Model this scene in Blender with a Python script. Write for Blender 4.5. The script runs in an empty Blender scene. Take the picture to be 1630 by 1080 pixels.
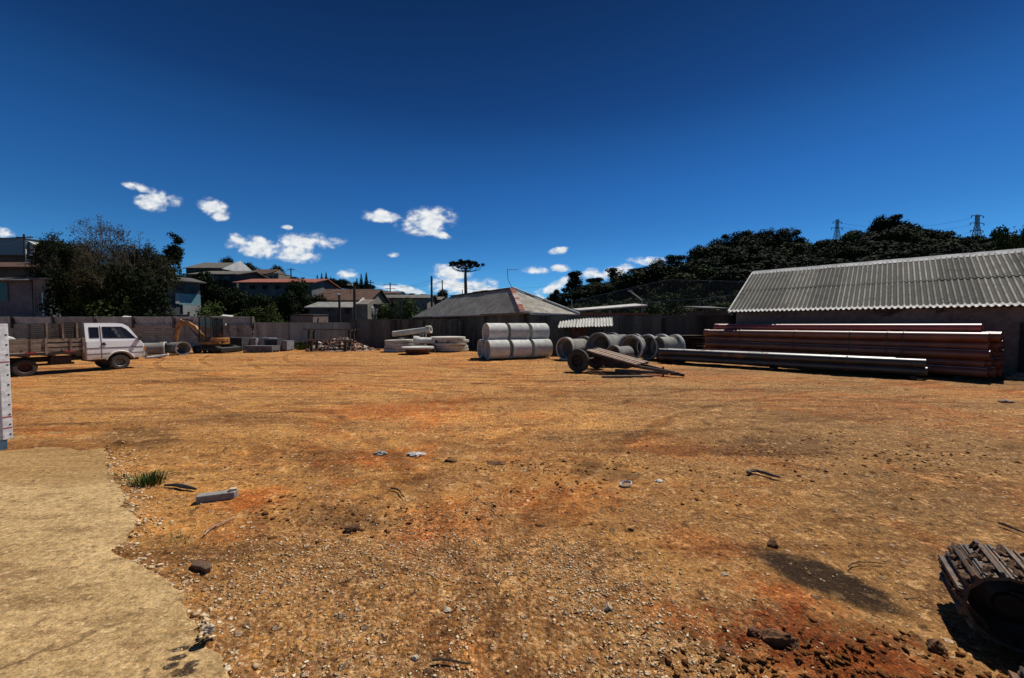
import bpy, bmesh, math, random
import numpy as np
from mathutils import Vector, Matrix, Euler
R = math.radians
C = bpy.context.scene.collection
scene = bpy.context.scene
random.seed(7)

# ------------------------------------------------------------------ camera
F, HZ, CX, CH = 611.0, 518.0, 815.0, 1.85      # focal length and horizon row, in pixels of a 1630 px wide frame; eye height
cam = bpy.data.cameras.new('camera')
cam.lens = F / 1630 * 36; cam.sensor_width = 36; cam.clip_end = 6000; cam.clip_start = 0.05
co = bpy.data.objects.new('camera', cam); C.objects.link(co)
co.location = (0, 0, CH); co.rotation_euler = (R(90) - math.atan(22 / F), 0, 0)
scene.camera = co

# ------------------------------------------------------------------ sun, sky, exposure
S = Vector((0.45, 0.42, 1.0)).normalized()
sun = bpy.data.lights.new('sun', 'SUN'); sun.energy = 5.0; sun.angle = R(0.5); sun.color = (1.0, 0.95, 0.87)
so = bpy.data.objects.new('sun', sun); C.objects.link(so)
so.rotation_euler = S.to_track_quat('Z', 'Y').to_euler(); so.location = (20, 20, 60)
scene.view_settings.view_transform = 'Standard'; scene.view_settings.look = 'None'
scene.view_settings.exposure = 0.0; scene.view_settings.gamma = 1.0
SKY_STRENGTH = 0.05

world = bpy.data.worlds.new('World'); scene.world = world; world.use_nodes = True
class NT:
    """small helper for building node trees"""
    def __init__(s, tree): s.t = tree; s.n = tree.nodes; s.l = tree.links
    def node(s, typ, **kw):
        nd = s.n.new(typ)
        for k, v in kw.items(): setattr(nd, k, v)
        return nd
    def put(s, sock, v):
        if isinstance(v, bpy.types.NodeSocket): s.l.new(v, sock)
        elif v is not None:
            if isinstance(v, (tuple, list)) and len(v) == 3 and sock.type == 'RGBA': v = (*v, 1)
            sock.default_value = v
    def math(s, op, a, b=None, c=None, clamp=False):
        nd = s.node('ShaderNodeMath', operation=op, use_clamp=clamp)
        s.put(nd.inputs[0], a); s.put(nd.inputs[1], b); s.put(nd.inputs[2], c)
        return nd.outputs[0]
    def mix(s, f, a, b, mode='MIX'):
        nd = s.node('ShaderNodeMix', data_type='RGBA', blend_type=mode)
        s.put(nd.inputs[0], f); s.put(nd.inputs[6], a); s.put(nd.inputs[7], b)
        return nd.outputs[2]
    def noise(s, vec, scale, detail=4, rough=.55, dist=0.0):
        nd = s.node('ShaderNodeTexNoise'); s.put(nd.inputs['Vector'], vec)
        nd.inputs['Scale'].default_value = scale; nd.inputs['Detail'].default_value = detail
        nd.inputs['Roughness'].default_value = rough; nd.inputs['Distortion'].default_value = dist
        return nd.outputs[0]
    def ramp(s, v, lo, hi, a=0.0, b=1.0, smooth=True):
        nd = s.node('ShaderNodeMapRange', interpolation_type='SMOOTHSTEP' if smooth else 'LINEAR')
        s.put(nd.inputs[0], v); s.put(nd.inputs[1], lo); s.put(nd.inputs[2], hi); s.put(nd.inputs[3], a); s.put(nd.inputs[4], b)
        return nd.outputs[0]
    def vmul(s, vec, k):
        nd = s.node('ShaderNodeVectorMath', operation='MULTIPLY'); s.put(nd.inputs[0], vec); nd.inputs[1].default_value = k
        return nd.outputs[0]
    def sep(s, vec):
        nd = s.node('ShaderNodeSeparateXYZ'); s.put(nd.inputs[0], vec); return nd.outputs

def build_world():
    w = NT(world.node_tree); w.n.clear()
    out = w.node('ShaderNodeOutputWorld'); bg = w.node('ShaderNodeBackground')
    sky = w.node('ShaderNodeTexSky', sky_type='NISHITA'); sky.sun_disc = False
    sky.sun_elevation = math.asin(S.z); sky.sun_rotation = math.atan2(S.x, S.y)
    sky.altitude = 900; sky.air_density = 1.0; sky.dust_density = 0.05; sky.ozone_density = 3.0
    tc = w.node('ShaderNodeTexCoord')
    x, y, z = w.sep(tc.outputs['Generated'])
    # deep polarised blue: the sky darkens steadily from the horizon to the zenith
    dark = w.ramp(z, 0.0, 0.75, 1.0, 0.27, smooth=False)
    cr = w.node('ShaderNodeValToRGB'); e = cr.color_ramp.elements; w.put(cr.inputs[0], z)
    st = [(0,(1.25,1.72,1.75)),(.13,(1.10,1.58,1.74)),(.22,(.86,1.40,1.64)),(.32,(.76,1.36,1.74)),(.40,(.68,1.24,1.60)),(.47,(.54,.96,1.34)),(.75,(.45,.75,1.05))]
    while len(e) < len(st): e.new(.5)
    for q, (p, c) in zip(e, st): q.position = p; q.color = tuple(v / 2 * t for v, t in zip(c, (.44, .86, 1.22))) + (1,)
    tint = w.mix(1.0, sky.outputs[0], cr.outputs[0], 'MULTIPLY')
    cmb = w.node('ShaderNodeCombineXYZ'); d2 = w.math('MULTIPLY', dark, 2.0)
    for i in range(3): w.put(cmb.inputs[i], d2)
    col = w.mix(1.0, tint, cmb.outputs[0], 'MULTIPLY')
    # small fair-weather cumulus low over the horizon, placed by direction
    ys = w.math('MAXIMUM', y, 0.02)
    u = w.math('DIVIDE', x, ys); v = w.math('DIVIDE', z, ys)
    U = w.math('MULTIPLY_ADD', u, F, CX); V = w.math('MULTIPLY_ADD', v, -F, HZ)
    cv = w.node('ShaderNodeCombineXYZ'); w.put(cv.inputs[0], w.math('MULTIPLY', U, 0.62)); w.put(cv.inputs[1], V)
    n1 = w.noise(cv.outputs[0], 0.05, 6, .58, .6); n2 = w.noise(cv.outputs[0], 0.11, 3, .5)
    clouds = [(258,323,34,15,0),(232,303,28,7,.25),(346,333,24,13,.3),(352,346,16,8,.2),(386,384,18,8,.6),(418,395,48,16,.12),
              (492,386,52,13,0),(474,406,36,13,.1),(612,346,32,10,.05),(680,354,44,20,-.1),(692,372,24,8,.3),(556,439,18,9,0),
              (722,438,34,15,.2),(738,456,52,16,0),(703,452,20,9,0),(890,401,16,6,-.1),(852,431,20,6,.05),(893,428,16,6,0),(898,450,32,8,-.4),
              (868,466,28,7,-.25),(1030,416,30,7,0),(975,434,34,9,-.3),(942,437,16,9,0),(10,373,22,9,.2),(640,461,40,7,.2),
              (627,407,10,4,0),(792,464,34,7,0),(460,364,9,4,0),(850,478,40,7,0),(590,470,40,7,0),
              (-420,330,60,22,0),(2100,300,70,20,0),(2600,420,90,20,0),(-900,420,120,26,0)]
    M = None
    for cx, cy, rx, ry, rot in clouds:
        rx *= 1.16; ry *= 1.18
        c, s_ = math.cos(rot), math.sin(rot)
        dx = w.math('SUBTRACT', U, cx); dy = w.math('SUBTRACT', V, cy)
        a = w.math('ADD', w.math('MULTIPLY', dx, c / rx), w.math('MULTIPLY', dy, s_ / rx))
        b = w.math('ADD', w.math('MULTIPLY', dx, -s_ / ry), w.math('MULTIPLY', dy, c / ry))
        d = w.math('SUBTRACT', 1.0, w.math('SQRT', w.math('ADD', w.math('MULTIPLY', a, a), w.math('MULTIPLY', b, b))))
        M = d if M is None else w.math('MAXIMUM', M, d)
    dens = w.math('ADD', M, w.math('ADD', w.math('MULTIPLY_ADD', n1, 2.4, -1.26), w.math('MULTIPLY_ADD', n2, 1.3, -.65)))
    dens = w.math('POWER', w.ramp(dens, -0.25, 0.75, 0, 1), 1.35)
    dens = w.math('MULTIPLY', dens, w.ramp(M, -0.12, 0.25, 0, 1))
    dens = w.math('MULTIPLY', dens, w.ramp(y, 0.0, 0.06, 0, 1))
    shade = w.ramp(n2, .35, .65, 0, 1)
    ccol = w.mix(shade, (13.0, 14.2, 15.4), (17.2, 17.5, 17.7))
    col = w.mix(dens, col, ccol)
    w.put(bg.inputs[0], col); bg.inputs[1].default_value = SKY_STRENGTH
    w.l.new(bg.outputs[0], out.inputs[0])
build_world()

# ------------------------------------------------------------------ helpers
def P(px, py, Y):
    """world point seen at (px, py) of the photograph, at distance Y"""
    p = math.atan(22 / F); a, b = (px - 815) / F, (540 - py) / F
    d = Vector((a, math.cos(p) + b * math.sin(p), -math.sin(p) + b * math.cos(p)))
    return Vector((0, 0, CH)) + d * (Y / d.y)
def G(px, py):
    q = P(px, py, 1.0) - Vector((0, 0, CH)); t = -CH / q.z
    return Vector((q.x * t, q.y * t, 0))

def tag(o, label=None, cat=None, group=None, kind=None):
    if label: o['label'] = label
    if cat: o['category'] = cat
    if group: o['group'] = group
    if kind: o['kind'] = kind
    return o
def empty(name, loc=(0, 0, 0), rz=0.0, label=None, cat=None, group=None, scale=None, rot=None):
    o = bpy.data.objects.new(name, None); C.objects.link(o); o.location = loc
    o.rotation_euler = rot if rot else (0, 0, rz); o.empty_display_size = .2
    if scale: o.scale = scale
    return tag(o, label, cat, group)
def copy_tree(o, parent=None):
    c = o.copy(); C.objects.link(c); c.parent = parent
    for ch in list(o.children): copy_tree(ch, c)
    return c

class MB:
    def __init__(s): s.v = []; s.f = []; s.M = Matrix.Identity(4)
    def _add(s, vs, fs):
        k = len(s.v); s.v += [tuple(s.M @ Vector(p)) for p in vs]; s.f += [tuple(i + k for i in f) for f in fs]
        return s
    def box(s, c, d, rot=None):
        x, y, z = [q / 2 for q in d]
        m = Matrix.Translation(Vector(c)) @ (Euler(rot).to_matrix().to_4x4() if rot else Matrix.Identity(4))
        vs = [m @ Vector((i * x, j * y, k * z)) for i in (-1, 1) for j in (-1, 1) for k in (-1, 1)]
        return s._add(vs, [(0,1,3,2),(4,6,7,5),(0,4,5,1),(2,3,7,6),(0,2,6,4),(1,5,7,3)])
    def bar(s, a, b, w, h, up=(0, 0, 1)):
        a, b = Vector(a), Vector(b); d = (b - a).normalized(); upv = Vector(up)
        if abs(d.dot(upv)) > .98: upv = Vector((1, 0, 0))
        sd = d.cross(upv).normalized(); u = sd.cross(d)
        vs = [q + sd * i * w / 2 + u * j * h / 2 for q in (a, b) for i in (-1, 1) for j in (-1, 1)]
        return s._add(vs, [(0,1,3,2),(4,6,7,5),(0,4,5,1),(2,3,7,6),(0,2,6,4),(1,5,7,3)])
    def tube(s, pts, rad, n=8, caps=True):
        pts = [Vector(p) for p in pts]; rad = rad if isinstance(rad, (list, tuple)) else [rad] * len(pts)
        vs, fs = [], []; prev = None
        for i, p in enumerate(pts):
            d = (pts[min(i + 1, len(pts) - 1)] - pts[max(i - 1, 0)]).normalized()
            if prev is None: prev = d.orthogonal().normalized()
            a = (prev - d * prev.dot(d)); a = a.normalized() if a.length > 1e-6 else d.orthogonal().normalized()
            prev = a; b = d.cross(a)
            for k in range(n):
                t = 2 * math.pi * k / n; vs.append(p + (a * math.cos(t) + b * math.sin(t)) * rad[i])
        for i in range(len(pts) - 1):
            for k in range(n):
                fs.append((i*n+k, i*n+(k+1) % n, (i+1)*n+(k+1) % n, (i+1)*n+k))
        if caps: fs += [tuple(range(n))[::-1], tuple(range((len(pts)-1)*n, len(pts)*n))]
        return s._add(vs, fs)
    def lathe(s, prof, n=24, closed=False):
        """prof: (r, z) pairs turned round z"""
        vs, fs = [], []
        for r, z in prof:
            for k in range(n):
                t = 2 * math.pi * k / n; vs.append((r * math.cos(t), r * math.sin(t), z))
        m = len(prof)
        for i in range(m if closed else m - 1):
            j = (i + 1) % m
            for k in range(n): fs.append((i*n+k, i*n+(k+1) % n, j*n+(k+1) % n, j*n+k))
        return s._add(vs, fs)
    def prism(s, poly, a, b, axis='y'):
        """poly of 2D points extruded from a to b along an axis"""
        def mk(p, t):
            return {'y': (p[0], t, p[1]), 'x': (t, p[0], p[1]), 'z': (p[0], p[1], t)}[axis]
        n = len(poly); vs = [mk(p, a) for p in poly] + [mk(p, b) for p in poly]
        fs = [tuple(range(n)), tuple(range(n, 2*n))[::-1]] + [(i, (i+1) % n + 0, (i+1) % n + n, i + n) for i in range(n)]
        return s._add(vs, fs)
    def quad(s, a, b, c, d): return s._add([a, b, c, d], [(0, 1, 2, 3)])
    def mesh(s, name, mat, smooth=False):
        me = bpy.data.meshes.new(name); me.from_pydata([tuple(p) for p in s.v], [], s.f)
        bm = bmesh.new(); bm.from_mesh(me); bmesh.ops.recalc_face_normals(bm, faces=bm.faces); bm.to_mesh(me); bm.free()
        if mat: me.materials.append(mat)
        if smooth:
            me.polygons.foreach_set('use_smooth', [True] * len(me.polygons))
            me.set_sharp_from_angle(angle=R(40))
        return me
    def build(s, name, mat, parent=None, smooth=False, bevel=0, loc=None, rz=0):
        o = bpy.data.objects.new(name, s.mesh(name, mat, smooth)); C.objects.link(o); o.parent = parent
        if loc is not None: o.location = loc
        o.rotation_euler.z = rz
        if bevel:
            b = o.modifiers.new('bevel', 'BEVEL'); b.width = bevel; b.segments = 2; b.limit_method = 'ANGLE'; b.angle_limit = R(35)
        return o
def npmesh(name, verts, faces, mat, k=4):
    verts = np.asarray(verts, dtype=np.float32); faces = np.asarray(faces, dtype=np.int32)
    me = bpy.data.meshes.new(name); nf = len(faces)
    me.vertices.add(len(verts)); me.vertices.foreach_set('co', verts.ravel())
    me.loops.add(nf * k); me.loops.foreach_set('vertex_index', faces.ravel())
    me.polygons.add(nf); me.polygons.foreach_set('loop_start', np.arange(0, nf * k, k, dtype=np.int32))
    me.update(calc_edges=True); me.validate()
    if mat: me.materials.append(mat)
    return me

# ------------------------------------------------------------------ materials
def material(name, fn):
    m = bpy.data.materials.new(name); m.use_nodes = True; t = NT(m.node_tree); t.n.clear()
    out = t.node('ShaderNodeOutputMaterial'); b = t.node('ShaderNodeBsdfPrincipled'); t.l.new(b.outputs[0], out.inputs[0])
    fn(t, b); return m
def bump(t, b, h, dist=.01, strength=1.0):
    bp = t.node('ShaderNodeBump'); bp.inputs['Distance'].default_value = dist; bp.inputs['Strength'].default_value = strength
    t.put(bp.inputs['Height'], h); t.l.new(bp.outputs[0], b.inputs['Normal'])
def simple(name, c1, c2=None, scale=3.0, rough=.8, metal=0.0, bd=0.0, streak=False, c3=None, spot=(.62, .72), spec=.5, obj_rand=0.0, coords='Object', stretch=None):
    """two-tone noise colour with optional vertical streaks, stains (c3) and fine relief"""
    def fn(t, b):
        tc = t.node('ShaderNodeTexCoord'); vec = tc.outputs[coords]
        if coords == 'World': vec = t.node('ShaderNodeNewGeometry').outputs['Position']
        oi = t.node('ShaderNodeObjectInfo')
        off = t.node('ShaderNodeVectorMath', operation='ADD'); t.put(off.inputs[0], vec)
        cb = t.node('ShaderNodeCombineXYZ'); t.put(cb.inputs[0], t.math('MULTIPLY', oi.outputs['Random'], 37.0)); t.put(cb.inputs[1], t.math('MULTIPLY', oi.outputs['Random'], 11.0))
        t.l.new(cb.outputs[0], off.inputs[1]); vec = off.outputs[0]
        v2 = t.vmul(vec, (1, 1, .12)) if streak else (t.vmul(vec, stretch) if stretch else vec)
        cc2 = c2 or tuple(q * .6 for q in c1)
        f = t.ramp(t.noise(v2, scale, 6, .65), .32, .68)
        col = t.mix(f, c1, cc2)
        fine = t.ramp(t.noise(vec, scale * 9, 3, .6), .3, .7, .78, 1.15)
        cf = t.node('ShaderNodeCombineXYZ')
        for i in range(3): t.put(cf.inputs[i], fine)
        col = t.mix(1.0, col, cf.outputs[0], 'MULTIPLY')
        if c3:
            g = t.ramp(t.noise(v2, scale * .6, 8, .7, .5), spot[0], spot[1]); col = t.mix(g, col, c3)
        if obj_rand:
            rr = t.ramp(oi.outputs['Random'], 0, 1, 1 - obj_rand, 1 + obj_rand, False)
            cr = t.node('ShaderNodeCombineXYZ')
            for i in range(3): t.put(cr.inputs[i], rr)
            col = t.mix(1.0, col, cr.outputs[0], 'MULTIPLY')
        t.put(b.inputs['Base Color'], col)
        t.put(b.inputs['Roughness'], t.ramp(f, 0, 1, max(rough - .08, .03), min(rough + .08, 1), False))
        b.inputs['Metallic'].default_value = metal; b.inputs['Specular IOR Level'].default_value = spec
        if bd: bump(t, b, t.noise(vec, scale * 6, 5, .65), bd)
    return material(name, fn)
M = {}
def painted_glint(name, c1, c2, top, rough, stain=None):
    """pipe with a pale sun highlight painted on its faded upper side"""
    def fn(t, b):
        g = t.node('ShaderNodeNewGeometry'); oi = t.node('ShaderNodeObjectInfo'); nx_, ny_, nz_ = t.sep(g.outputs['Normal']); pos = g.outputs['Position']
        n = t.noise(pos, 1.6, 5, .6); nf = t.noise(pos, 9, 5, .7)
        col = t.mix(t.ramp(n, .35, .65), c1, c2)
        col = t.mix(t.ramp(nf, .62, .8, 0, .5), col, tuple(min(1, q * 1.8) for q in c1))
        rr = t.ramp(oi.outputs['Random'], 0, 1, .82, 1.15, False); cr = t.node('ShaderNodeCombineXYZ')
        for i in range(3): t.put(cr.inputs[i], rr)
        col = t.mix(1.0, col, cr.outputs[0], 'MULTIPLY')
        f = t.ramp(t.math('ADD', nz_, t.math('MULTIPLY_ADD', nf, .16, -.08)), .84, .97)  # upward normals take the pale highlight painted into the colour
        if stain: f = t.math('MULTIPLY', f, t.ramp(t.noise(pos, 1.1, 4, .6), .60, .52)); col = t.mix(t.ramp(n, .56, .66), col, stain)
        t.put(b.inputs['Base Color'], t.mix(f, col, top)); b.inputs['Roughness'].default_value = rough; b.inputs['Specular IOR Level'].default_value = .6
    return material(name, fn)
M['concrete']   = simple('concrete', (.28,.265,.235), (.165,.155,.135), 2.5, .9, bd=.004, c3=(.10,.095,.08), obj_rand=.12)
M['concrete_pale'] = simple('concrete_pale', (.60,.60,.56), (.45,.45,.415), 2.5, .85, bd=.004, c3=(.24,.20,.155), obj_rand=.1)
M['slab']       = simple('slab_concrete', (.54,.515,.45), (.38,.36,.305), 2.0, .9, bd=.006, c3=(.14,.13,.11), obj_rand=.12)
M['wall_old']   = simple('weathered_wall', (.36,.345,.29), (.23,.22,.18), 1.1, .95, bd=.006, streak=True, c3=(.05,.046,.038), spot=(.52,.68))
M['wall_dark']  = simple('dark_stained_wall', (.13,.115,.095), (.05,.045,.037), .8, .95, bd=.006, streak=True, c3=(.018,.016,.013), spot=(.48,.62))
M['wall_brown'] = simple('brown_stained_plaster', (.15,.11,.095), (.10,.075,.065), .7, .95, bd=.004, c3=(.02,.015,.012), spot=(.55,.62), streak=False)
M['cap_sheet']  = simple('coping_sheet', (.30,.34,.36), (.18,.21,.23), 1.6, .85, c3=(.05,.055,.06), spot=(.58,.7), obj_rand=.2)
M['fibre']      = simple('fibre_cement_sheet', (.11,.107,.10), (.07,.068,.062), 2.2, .9, bd=.003, c3=(.05,.048,.04), spot=(.55,.75), obj_rand=.14)
def corr_fn(t, b):
    tc = t.node('ShaderNodeTexCoord'); x, y, z = t.sep(tc.outputs['Object']); pos = t.node('ShaderNodeNewGeometry').outputs['Position']; oi = t.node('ShaderNodeObjectInfo')
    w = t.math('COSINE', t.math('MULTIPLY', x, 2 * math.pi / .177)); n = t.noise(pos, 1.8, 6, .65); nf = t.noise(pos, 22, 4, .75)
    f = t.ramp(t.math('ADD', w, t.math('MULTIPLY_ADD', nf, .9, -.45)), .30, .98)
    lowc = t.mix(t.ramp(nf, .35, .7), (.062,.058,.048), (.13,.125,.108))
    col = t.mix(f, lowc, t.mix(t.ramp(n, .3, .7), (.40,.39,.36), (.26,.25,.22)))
    col = t.mix(t.ramp(n, .52, .72, 0, .6), col, (.07,.066,.055))
    rr = t.ramp(oi.outputs['Random'], 0, 1, .70, 1.28, False); cr = t.node('ShaderNodeCombineXYZ')
    for i in range(3): t.put(cr.inputs[i], rr)
    col = t.mix(t.ramp(t.noise(t.vmul(pos, (1, 1, .4)), .9, 7, .75), .56, .66, 0, .7), col, (.045,.043,.036))
    t.put(b.inputs['Base Color'], t.mix(1.0, col, cr.outputs[0], 'MULTIPLY')); b.inputs['Roughness'].default_value = .92; b.inputs['Specular IOR Level'].default_value = .2
    bump(t, b, nf, .004)
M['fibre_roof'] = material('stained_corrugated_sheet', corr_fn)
M['fibre_mid'] = simple('mid_grey_sheet', (.26,.255,.24), (.17,.165,.15), 2.0, .85, c3=(.10,.095,.085))
M['fibre_white'] = simple('whitish_fibre_cement', (.74,.73,.70), (.55,.54,.51), 2.0, .8, c3=(.3,.28,.25), spot=(.62,.8))
M['fibre_pale'] = simple('pale_fibre_cement', (.50,.49,.46), (.36,.35,.32), 2.0, .85, c3=(.2,.19,.17), obj_rand=.1)
M['tile_grey']  = simple('weathered_grey_tiles', (.15,.135,.115), (.09,.08,.068), 1.6, .95, bd=.02, c3=(.05,.045,.038), spot=(.5,.65))
M['tile_red']   = simple('red_roof_tiles', (.33,.10,.06), (.20,.06,.04), 1.4, .9, bd=.02, c3=(.10,.05,.035), spot=(.55,.7))
M['tile_brown'] = simple('brown_roof_tiles', (.10,.045,.024), (.055,.026,.016), 1.4, .9, bd=.02)
M['white_paint']= simple('white_wall_paint', (.62,.62,.60), (.48,.48,.46), .9, .8, c3=(.25,.23,.2), spot=(.62,.75))
M['lilac_paint']= simple('pale_lilac_paint', (.10,.10,.125), (.065,.065,.085), .9, .85, c3=(.12,.12,.13), spot=(.6,.75))
M['cyan_paint'] = simple('light_blue_paint', (.30,.58,.62), (.22,.45,.50), .9, .8, c3=(.4,.45,.42), spot=(.6,.75))
M['grey_paint'] = simple('grey_wall_paint', (.13,.135,.135), (.08,.085,.085), .9, .85, c3=(.08,.08,.08), spot=(.6,.75))
M['dark_paint'] = simple('dark_wall_paint', (.06,.055,.05), (.035,.032,.03), .9, .85)
M['cream_paint']= simple('cream_wall_paint', (.21,.185,.145), (.135,.12,.09), .9, .85, c3=(.15,.13,.1), spot=(.6,.75))
M['brick_wall'] = simple('brick_wall', (.22,.085,.05), (.13,.05,.035), 3.0, .95, bd=.01, c3=(.06,.03,.025))
M['dark_window']= simple('dark_window_glass', (.008,.009,.010), (.012,.013,.015), 1.0, .12, spec=.25)
M['white_trim'] = simple('white_trim', (.60,.59,.56), (.45,.44,.41), 2.0, .6, c3=(.2,.18,.15), spot=(.62,.78))
M['truck_paint']= simple('white_truck_paint', (.78,.80,.82), (.75,.77,.79), .8, .28, spec=.6, c3=(.52,.48,.42), spot=(.72,.88))
M['dark_rubber']= simple('dark_rubber', (.030,.028,.026), (.06,.048,.035), 5.0, .9, bd=.004)
M['chassis']    = simple('rusty_chassis', (.045,.022,.015), (.02,.014,.011), 4.0, .8, bd=.003)
M['rim_red']    = simple('rusty_red_rim', (.13,.035,.02), (.06,.025,.018), 5.0, .6, c3=(.2,.13,.09), spot=(.6,.75))
M['rim_grey']   = simple('dull_grey_rim', (.26,.25,.23), (.14,.12,.10), 5.0, .5, metal=.4)
M['bed_wood']   = simple('weathered_bed_boards', (.29,.215,.155), (.13,.09,.065), 3.5, .9, bd=.003, stretch=(1,4,8), obj_rand=.25)
M['bed_frame']  = simple('dusty_brown_bed_frame', (.25,.19,.14), (.10,.06,.045), 4.0, .85)
M['rack']       = simple('black_rack_boards', (.055,.04,.03), (.03,.022,.018), 4.0, .8, obj_rand=.2)
M['reflector']  = simple('red_reflector', (.30,.02,.015), (.22,.02,.015), 4.0, .3)
M['red_lamp']   = simple('red_lamp_lens', (.4,.03,.02), (.3,.02,.015), 4.0, .2)
M['lamp_glass'] = simple('headlamp_glass', (.55,.56,.56), (.4,.4,.4), 4.0, .1)
M['amber']      = simple('amber_lens', (.6,.25,.03), (.5,.2,.02), 4.0, .2)
M['black_trim'] = simple('black_trim', (.015,.015,.016), (.03,.03,.03), 4.0, .5)
M['digger']     = simple('orange_yellow_digger_paint', (.40,.17,.028), (.24,.10,.018), 3.0, .6, c3=(.10,.05,.025), spot=(.58,.72))
M['glass']      = simple('tinted_cab_glass', (.008,.009,.010), (.014,.016,.018), 3.0, .1, spec=.25)
def pane_fn(t, b):
    b.inputs['Base Color'].default_value = (.012,.014,.016,1); b.inputs['Roughness'].default_value = .04; b.inputs['Alpha'].default_value = .45; b.inputs['Specular IOR Level'].default_value = .5
M['pane'] = material('see_through_glass', pane_fn)
def truckp(t, b):
    tc = t.node('ShaderNodeTexCoord'); x, y, z = t.sep(tc.outputs['Object']); n = t.noise(tc.outputs['Object'], 2.2, 6, .7); nf = t.noise(tc.outputs['Object'], 14, 5, .7)
    col = t.mix(t.ramp(n, .4, .7, 0, .35), (.80,.82,.84), (.62,.62,.61))
    dirt = t.math('MULTIPLY', t.ramp(t.math('ADD', z, t.math('MULTIPLY_ADD', nf, .5, -.25)), .95, .45, 0, 1), t.ramp(n, .35, .6, .25, .9))
    col = t.mix(dirt, col, (.36,.25,.15)); t.put(b.inputs['Base Color'], col); t.put(b.inputs['Roughness'], t.ramp(dirt, 0, 1, .22, .8, False))
M['truck_paint'] = material('white_truck_paint', truckp)
M['steel_dark'] = simple('dark_oily_steel', (.045,.038,.032), (.02,.018,.016), 5.0, .55, metal=.5, bd=.003)
M['track_steel']= simple('muddy_track_steel', (.13,.115,.10), (.075,.06,.05), 9.0, .65, metal=.35, bd=.006, c3=(.16,.085,.045), spot=(.45,.58))
M['mud']        = simple('dried_mud', (.20,.115,.06), (.11,.06,.035), 14.0, .98, bd=.01)
M['pvc']        = painted_glint('orange_brown_pvc', (.20,.060,.027), (.135,.040,.019), (.74,.66,.60), .42)
M['pvc_red']    = painted_glint('red_pvc', (.30,.045,.035), (.23,.035,.028), (.80,.66,.62), .38)
M['steel_pipe'] = painted_glint('rusty_steel_pipe', (.045,.04,.036), (.025,.02,.018), (.62,.60,.57), .40, stain=(.14,.06,.035))
M['plank']      = simple('trailer_planks', (.40,.29,.21), (.20,.13,.09), 4.0, .85, bd=.003, stretch=(1,6,6), obj_rand=.3)
M['old_wood']   = simple('grey_old_wood', (.17,.125,.09), (.085,.06,.045), 4.0, .9, bd=.004, stretch=(1,6,6), obj_rand=.2)
M['dark_wood']  = simple('dark_wood', (.05,.033,.022), (.025,.018,.013), 4.0, .9, bd=.004, obj_rand=.2)
M['paver']      = simple('grey_pavers', (.14,.14,.145), (.08,.08,.085), 4.0, .9, bd=.004, obj_rand=.25)
M['paver_dark'] = simple('dark_pavers', (.05,.05,.055), (.03,.03,.033), 4.0, .9, bd=.004, obj_rand=.25)
M['plastic']    = simple('crumpled_clear_wrap', (.30,.31,.34), (.16,.165,.185), 6.0, .25, bd=.03)
M['pallet']     = simple('pallet_wood', (.20,.14,.09), (.11,.075,.05), 5.0, .9, obj_rand=.2)
M['rubble']     = simple('mixed_rubble', (.26,.17,.12), (.12,.07,.05), 2.0, .95, bd=.01, obj_rand=.5)
M['rubble_red'] = simple('broken_brick', (.24,.08,.045), (.14,.05,.03), 4.0, .95, bd=.01, obj_rand=.3)
M['bark']       = simple('bark', (.10,.085,.07), (.05,.042,.035), 6.0, .95, bd=.01)
M['pole_wood']  = simple('pole_concrete', (.16,.15,.135), (.09,.085,.075), 3.0, .9, streak=True)
M['pole_dark']  = simple('dark_pole', (.03,.028,.026), (.02,.018,.016), 3.0, .8)
M['galv']       = simple('galvanised_steel', (.30,.31,.32), (.20,.205,.21), 3.0, .5, metal=.5)
M['net']        = simple('net_wire', (.12,.12,.11), (.08,.08,.075), 3.0, .7)
M['white_panel']= simple('white_panel_paint', (.72,.73,.74), (.62,.63,.64), 2.0, .45, c3=(.40,.36,.32), spot=(.68,.82), coords='Object')
M['blue_paint'] = simple('blue_grey_paint', (.06,.13,.19), (.045,.09,.13), 4.0, .5, c3=(.12,.09,.07), spot=(.6,.75))
M['red_mark']   = simple('red_paint_mark', (.5,.04,.03), (.4,.03,.02), 4.0, .6)
M['black']      = simple('black_hole', (.01,.01,.01), (.012,.012,.012), 4.0, .9)
M['antenna']    = simple('antenna_metal', (.07,.07,.07), (.05,.05,.05), 4.0, .5, metal=.3)
M['pink_strip'] = simple('faded_pink_patch', (.46,.36,.33), (.36,.26,.24), 4.0, .8)

def leafmat(name, c1, c2, var=.25):
    def fn(t, b):
        g = t.node('ShaderNodeNewGeometry'); oi = t.node('ShaderNodeObjectInfo')
        n = t.noise(g.outputs['Position'], .55, 3, .6); n2 = t.noise(g.outputs['Position'], 4.0, 2, .6)
        f = t.ramp(t.math('MULTIPLY_ADD', n2, .5, t.math('MULTIPLY', n, .7)), .38, .82)
        col = t.mix(f, c1, c2)
        rr = t.ramp(oi.outputs['Random'], 0, 1, 1 - var, 1 + var, False)
        cr = t.node('ShaderNodeCombineXYZ')
        for i in range(3): t.put(cr.inputs[i], rr)
        t.put(b.inputs['Base Color'], t.mix(1.0, col, cr.outputs[0], 'MULTIPLY'))
        b.inputs['Roughness'].default_value = .8; b.inputs['Specular IOR Level'].default_value = .05
    return material(name, fn)
M['leaf_dark']  = leafmat('dark_forest_leaves', (.007,.012,.006), (.020,.030,.011))
M['leaf_pine']  = leafmat('pine_needles', (.006,.011,.007), (.015,.023,.011))
M['leaf_mid']   = leafmat('mid_green_leaves', (.025,.040,.012), (.060,.080,.022))
M['leaf_olive'] = leafmat('olive_leaves', (.016,.019,.007), (.050,.055,.020))
M['leaf_grass'] = leafmat('grass_blades', (.035,.065,.015), (.09,.13,.035))
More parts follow.
